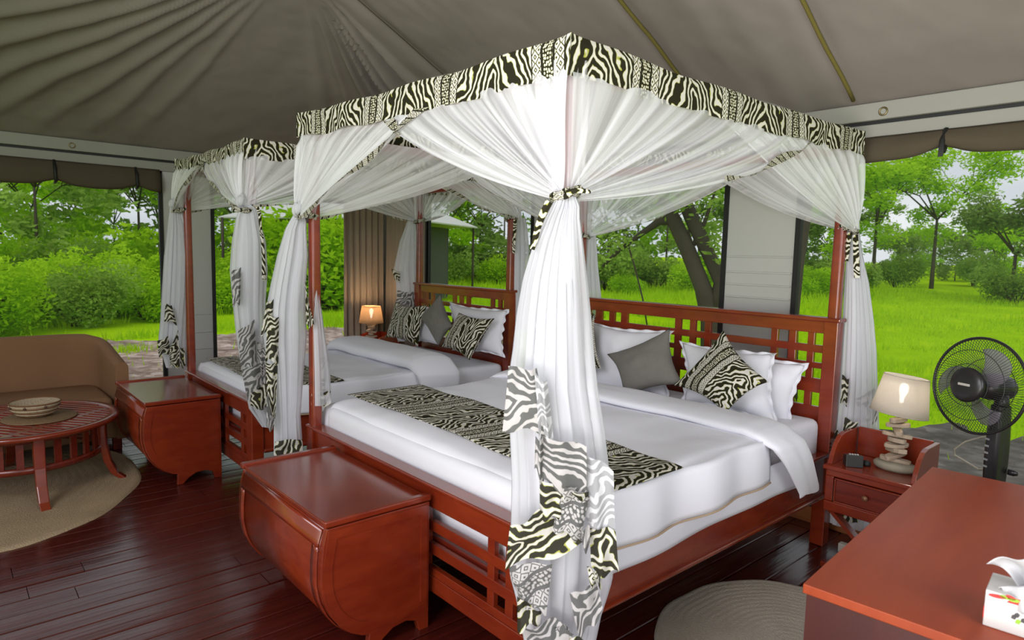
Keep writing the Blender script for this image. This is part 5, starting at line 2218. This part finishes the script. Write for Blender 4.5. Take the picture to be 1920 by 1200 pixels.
def tree_data(seed, h, spread, nleaf, size, flat=.45, lean=0, trunk=.12, stems=1, lo=.35, blobr=.24):
    rnd = random.Random(seed)
    tm, cm = MB(), MB()
    tips = []
    for s_ in range(stems):
        la = rnd.uniform(0, 6.28)
        top = Vector((math.cos(la) * (lean + .12 * h * (stems > 1)), math.sin(la) * (lean + .12 * h * (stems > 1)), h * .45))
        pts = [Vector((0.08 * s_, 0, -.3)), Vector((top.x * .25, top.y * .25, h * .16)), Vector((top.x * .6, top.y * .6, h * .32)), top]
        tm.tube(pts, [trunk, trunk * .8, trunk * .65, trunk * .5], 8)
        for b in range(5):
            a = rnd.uniform(0, 6.28)
            r = spread * rnd.uniform(.45, .95)
            e_ = top + Vector((math.cos(a) * r, math.sin(a) * r, h * rnd.uniform(.12, .42)))
            mid = top.lerp(e_, .5) + Vector((0, 0, h * .05))
            tm.tube([top, mid, e_], [trunk * .42, trunk * .26, trunk * .1], 6)
            tips += [e_, mid.lerp(e_, .4) + Vector((rnd.gauss(0, .3), rnd.gauss(0, .3), .05 * h))]
            for q in range(2):
                e2 = mid + Vector((rnd.gauss(0, spread * .35), rnd.gauss(0, spread * .35), h * rnd.uniform(.05, .3)))
                tm.tube([mid, e2], [trunk * .2, trunk * .06], 5)
                tips.append(e2)
    zmin = h * lo
    for _ in range(10):
        tips.append(Vector((rnd.gauss(0, spread * .45), rnd.gauss(0, spread * .45), h * rnd.uniform(lo, .45 if lo < .2 else .9))))
    per = max(1, nleaf // len(tips))
    for t in tips:
        t.z = max(t.z, zmin)
        leaves(cm, rnd, t, spread * blobr * rnd.uniform(.8, 1.5), per, size, flat)
    return tm, cm


def make_tree(name, seed, label, group=None, cat='tree', leafm=None, **kw):
    tm, cm = tree_data(seed, **kw)
    e = empty(name, (0, 0, 0), 0, label, cat, group)
    tm.build('trunk', M_BARK, e, fix=False)
    c = cm.build('crown', leafm or M_LEAF1, e, fix=False)
    return e


def dup(e, loc, rz, s, label=None):
    r = e.copy()
    COL.objects.link(r)
    r.location = loc
    r.rotation_euler = (0, 0, rz)
    r.scale = (s, s, s)
    if label:
        r['label'] = label
    for ch in list(e.children):
        c = ch.copy()
        COL.objects.link(c)
        c.parent = r
    return r


def put(e, u, dist, s=1.0, rz=0, dz=0.0):
    p = az(u, dist)
    e.location = (p.x, p.y, gz(p.x, p.y) + dz)
    e.rotation_euler = (0, 0, rz)
    e.scale = (s, s, s)
    return e


# distinct trees
t = make_tree('acacia_tree', 11, 'tall spreading acacia standing alone beyond the right window above the lamp', h=9.8, spread=4.0, nleaf=9000, size=.13, flat=.6, trunk=.15, lo=.33)
put(t, 1752, 50, 1.0)
t = make_tree('acacia_tree', 12, 'broad acacia at the right window edge next to the tent post drape', h=8.4, spread=3.6, nleaf=9000, size=.13, flat=.7, trunk=.14, lo=.26)
put(t, 1640, 46, 1.0, 1.0)
t = make_tree('acacia_tree', 13, 'dark low acacia at the far right edge of the right window', leafm=M_LEAF3, h=5.4, spread=3.0, nleaf=4200, size=.15, flat=.6, trunk=.14, lo=.22)
put(t, 1905, 42, 1.0, 2.0)
# overhanging branch tree, far right
t = make_tree('acacia_tree', 14, 'acacia whose branches reach in at the top right of the right window', h=10.5, spread=3.4, nleaf=5000, size=.13, flat=.4, trunk=.16, lo=.5)
put(t, 1990, 36, 1.0, .5)

far = []
g1 = 'far acacias along the meadow edge'
lab = 'far green acacia in the row of trees along the meadow edge'
protos = [make_tree('acacia_tree', 21, lab, g1, h=8.5, spread=3.6, nleaf=3600, size=.19, flat=.6, trunk=.09, lo=.14),
          make_tree('acacia_tree', 22, lab, g1, h=7.5, spread=3.2, nleaf=3600, size=.19, flat=.7, trunk=.08, stems=2, lo=.10),
          make_tree('acacia_tree', 23, lab, g1, leafm=M_LEAF2, h=9.0, spread=3.4, nleaf=3400, size=.19, flat=.6, trunk=.09, lo=.14),
          make_tree('acacia_tree', 24, lab, g1, leafm=M_LEAF3, h=6.5, spread=3.6, nleaf=3600, size=.19, flat=.8, trunk=.09, lo=.08)]
spots = [(-60, 34, 0, 1.0), (20, 38, 1, 1.05), (70, 30, 2, .95), (125, 44, 0, .85), (170, 52, 1, .9), (215, 40, 2, .75), (262, 33, 0, .95), (300, 45, 3, 1.1),
         (420, 34, 1, .95), (455, 44, 2, 1.1), (500, 38, 0, .9), (545, 48, 3, 1.2), (600, 40, 1, 1.0), (640, 52, 2, 1.2),
         (800, 36, 0, .95), (850, 44, 1, 1.05), (900, 40, 3, 1.1), (945, 50, 2, 1.1), (1140, 42, 3, 1.2), (1190, 50, 1, 1.1), (1250, 44, 2, 1.0), (1310, 52, 0, 1.1),
         (1400, 55, 3, 1.1), (1500, 60, 1, 1.0), (1555, 55, 3, 1.0), (1600, 62, 2, 1.1), (1680, 66, 3, .62), (1725, 78, 1, .7), (1795, 70, 3, .62), (1850, 74, 3, .65), (1885, 62, 1, .62), (1950, 72, 3, .7), (1700, 84, 3, .75), (1765, 86, 3, .8), (1830, 88, 3, .8), (1905, 84, 0, .75)]
spots.sort()
bords = [(330, 'through the left window behind the loveseat'), (660, 'through the window left of the taupe curtains'), (1000, 'above the narrower headboard'), (1390, 'above the large headboard'), (9999, 'through the right window')]
ORD = 'first second third fourth fifth sixth seventh eighth ninth tenth eleventh twelfth thirteenth fourteenth fifteenth sixteenth seventeenth eighteenth'.split()


def ordinals(sp, what):
    out, c, last = [], 0, None
    for t_ in sp:
        w_ = next(b for a, b in bords if t_[0] < a)
        c = 0 if w_ != last else c + 1
        last = w_
        out.append('%s %s from the left seen %s' % (ORD[c], what, w_))
    return out


tl = ordinals(spots, 'far acacia')
used = set()
for i, (u, d, k, s) in enumerate(spots):
    p = az(u, d)
    loc = (p.x, p.y, gz(p.x, p.y))
    if k not in used:
        used.add(k)
        put(protos[k], u, d, s, i * 1.3)['label'] = tl[i]
    else:
        dup(protos[k], loc, i * 1.3, s, tl[i])

# bushes
g2 = 'bushes in the undergrowth beyond the windows'
labb = 'bright green bush in the undergrowth beyond the windows'


def make_bush(seed, r, leafm):
    rnd = random.Random(seed)
    cm, tm = MB(), MB()
    for k in range(9):
        a = rnd.uniform(0, 6.28)
        q = rnd.uniform(.1, .8) * r
        c = (math.cos(a) * q, math.sin(a) * q, rnd.uniform(.25, .8) * r)
        leaves(cm, rnd, c, r * rnd.uniform(.30, .60), 850, .046 * r, .95)
        tm.tube([(0, 0, -.1), (c[0] * .5, c[1] * .5, c[2] * .6), c], [.03 * r, .02 * r, .008 * r], 5)
    e = empty('bush', (0, 0, 0), 0, labb, 'bush', g2)
    tm.build('stem', M_BARK, e, fix=False)
    cm.build('foliage', leafm, e, fix=False)
    return e


bp = [make_bush(31, 1.25, M_LEAF1), make_bush(32, 1.1, M_LEAF1), make_bush(33, 1.2, M_LEAF2)]
bs = [(-20, 17, 0, 1.1), (30, 19, 1, 1.2), (80, 22, 0, 1.3), (130, 18, 2, 1.0), (180, 20, 1, 1.35), (225, 23, 0, 1.3), (268, 19, 1, 1.15), (300, 24, 0, 1.2), (55, 27, 0, 1.6), (150, 28, 1, 1.7), (240, 29, 0, 1.6), (10, 30, 1, 1.6), (100, 26, 2, 1.4),
      (410, 21, 1, 1.1), (440, 25, 0, 1.3), (490, 24, 1, 1.2), (530, 22, 0, 1.0), (600, 23, 1, 2.5), (648, 22, 0, 2.3), (552, 24, 0, 2.2), (825, 40, 1, 1.7), (870, 42, 0, 1.7), (410, 30, 0, 1.6), (480, 31, 1, 1.6),
      (795, 38, 1, 1.4), (845, 36, 2, 1.2), (895, 39, 2, 1.5), (935, 37, 1, 1.3), (1130, 38, 2, 1.7), (1175, 36, 1, 1.1), (1235, 40, 2, 1.6), (1295, 37, 0, 1.2), (1550, 36, 0, 1.3), (1610, 40, 2, 1.5), (1500, 34, 1, 1.3), (1680, 52, 2, 1.6), (1830, 55, 2, 1.6), (1915, 40, 2, 1.3)]
bs.sort()
bl_ = ordinals(bs, 'green bush')
usedb = set()
for i, (u, d, k, s) in enumerate(bs):
    p = az(u, d)
    if k not in usedb:
        usedb.add(k)
        put(bp[k], u, d, s, i)['label'] = bl_[i]
    else:
        dup(bp[k], (p.x, p.y, gz(p.x, p.y)), i * 1.7, s, bl_[i])


# near dark trees behind the double bed
def custom_tree(trunks, dist, label, crowns, leafm):
    p0 = trunks[0][0]
    base = az(p0[0], dist)
    Q = (base.x, base.y)
    e = empty('near_tree', (base.x, base.y, gz(base.x, base.y)), 0, label, 'tree')
    for pts in trunks:
        P, R = [], []
        for (u, v, w_) in pts:
            P.append(on_plane(u, v, Q))
            R.append(w_ / 2 / FPX * dist)
        local(MB().tube(P, R, 10).build('trunk' if R[0] > .06 else 'branch', M_BARK, e, fix=False))
    cm = MB()
    r2 = random.Random(int(p0[0]))
    for (u, v, rad, n, off) in crowns:
        c = on_plane(u, v, Q, off)
        leaves(cm, r2, c, rad, n, .055, .8)
    local(cm.build('crown', leafm, e, fix=False))
    return e


custom_tree([[(1338, 760, 46), (1335, 600, 40), (1318, 540, 30), (1290, 470, 28), (1262, 410, 26), (1225, 350, 24), (1190, 250, 20), (1160, 120, 14)],
             [(1340, 600, 36), (1352, 530, 26), (1330, 480, 24), (1302, 420, 26), (1280, 370, 24), (1262, 300, 20), (1250, 180, 14)],
             [(1262, 412, 18), (1235, 416, 14), (1200, 440, 10), (1160, 470, 8), (1130, 500, 5)],
             [(1300, 460, 9), (1320, 420, 7), (1334, 380, 5), (1350, 330, 3)],
             [(1310, 480, 6), (1303, 500, 5), (1296, 450, 4), (1290, 430, 3)],
             [(1172, 440, 3), (1190, 500, 3), (1205, 560, 3), (1215, 620, 3)]], 10.5,
            'dark forked leaning tree close behind the large bed headboard',
            [(1250, 330, .8, 500, .3), (1200, 300, .9, 550, -.3), (1310, 350, .6, 260, .5), (1340, 420, .35, 90, 0), (1160, 460, .55, 260, 0), (1345, 470, .3, 60, .3), (1345, 300, .7, 300, .2)], M_LEAF2)
custom_tree([[(1475, 760, 36), (1480, 600, 30), (1492, 500, 26), (1505, 420, 24), (1520, 330, 20), (1540, 200, 15)]], 9.5,
            'dark slanting tree trunk just right of the pale canvas panel', [(1530, 200, .9, 500, 0), (1470, 200, .9, 400, 0)], M_LEAF2)

# neighbouring tents seen between the curtains
tcn = az(672, 27)
e = empty('neighbouring_tent', (tcn.x, tcn.y, gz(tcn.x, tcn.y)), math.radians(30), 'neighbouring safari tent with pale pitched roof beyond the back corner', 'tent')
hw = 3.5
m = MB()
b0 = [(-hw - .2, -hw, 3.02), (hw + .2, -hw, 3.02), (hw + .2, hw, 3.02), (-hw - .2, hw, 3.02), (-.8, 0, 4.4), (.8, 0, 4.4)]
m.v += b0
for q in ((0, 1, 5, 4), (1, 2, 5), (2, 3, 4, 5), (3, 0, 4)):
    m.face(list(q))
m.build('tent_roof', fabric('pale_tent_canvas', (.62, .62, .58), bscale=3), e, solid=.05)
M_TG = fabric('dark_tent_wall', (.10, .105, .09), bscale=3)
for (a, b) in (((-2.7, -2.7, 0), (2.7, -2.62, 2.95)), ((-2.7, 2.62, 0), (2.7, 2.7, 2.95)), ((-2.7, -2.7, 0), (-2.62, 2.7, 2.95)), ((2.62, -2.7, 0), (2.7, 2.7, 2.95))):
    MB().box(a, b).build('tent_wall', M_TG, e)
for sx in (-1, 1):
    for sy in (-1, 1):
        MB().tube([(sx * hw, sy * hw, 0), (sx * hw, sy * hw, 3.02)], .05, 8).build('tent_pole', M_BARK, e)
MB().box((-1.5, -2.76, 1.3), (1.5, -2.70, 1.42)).build('porch_rail', M_BARK, e)
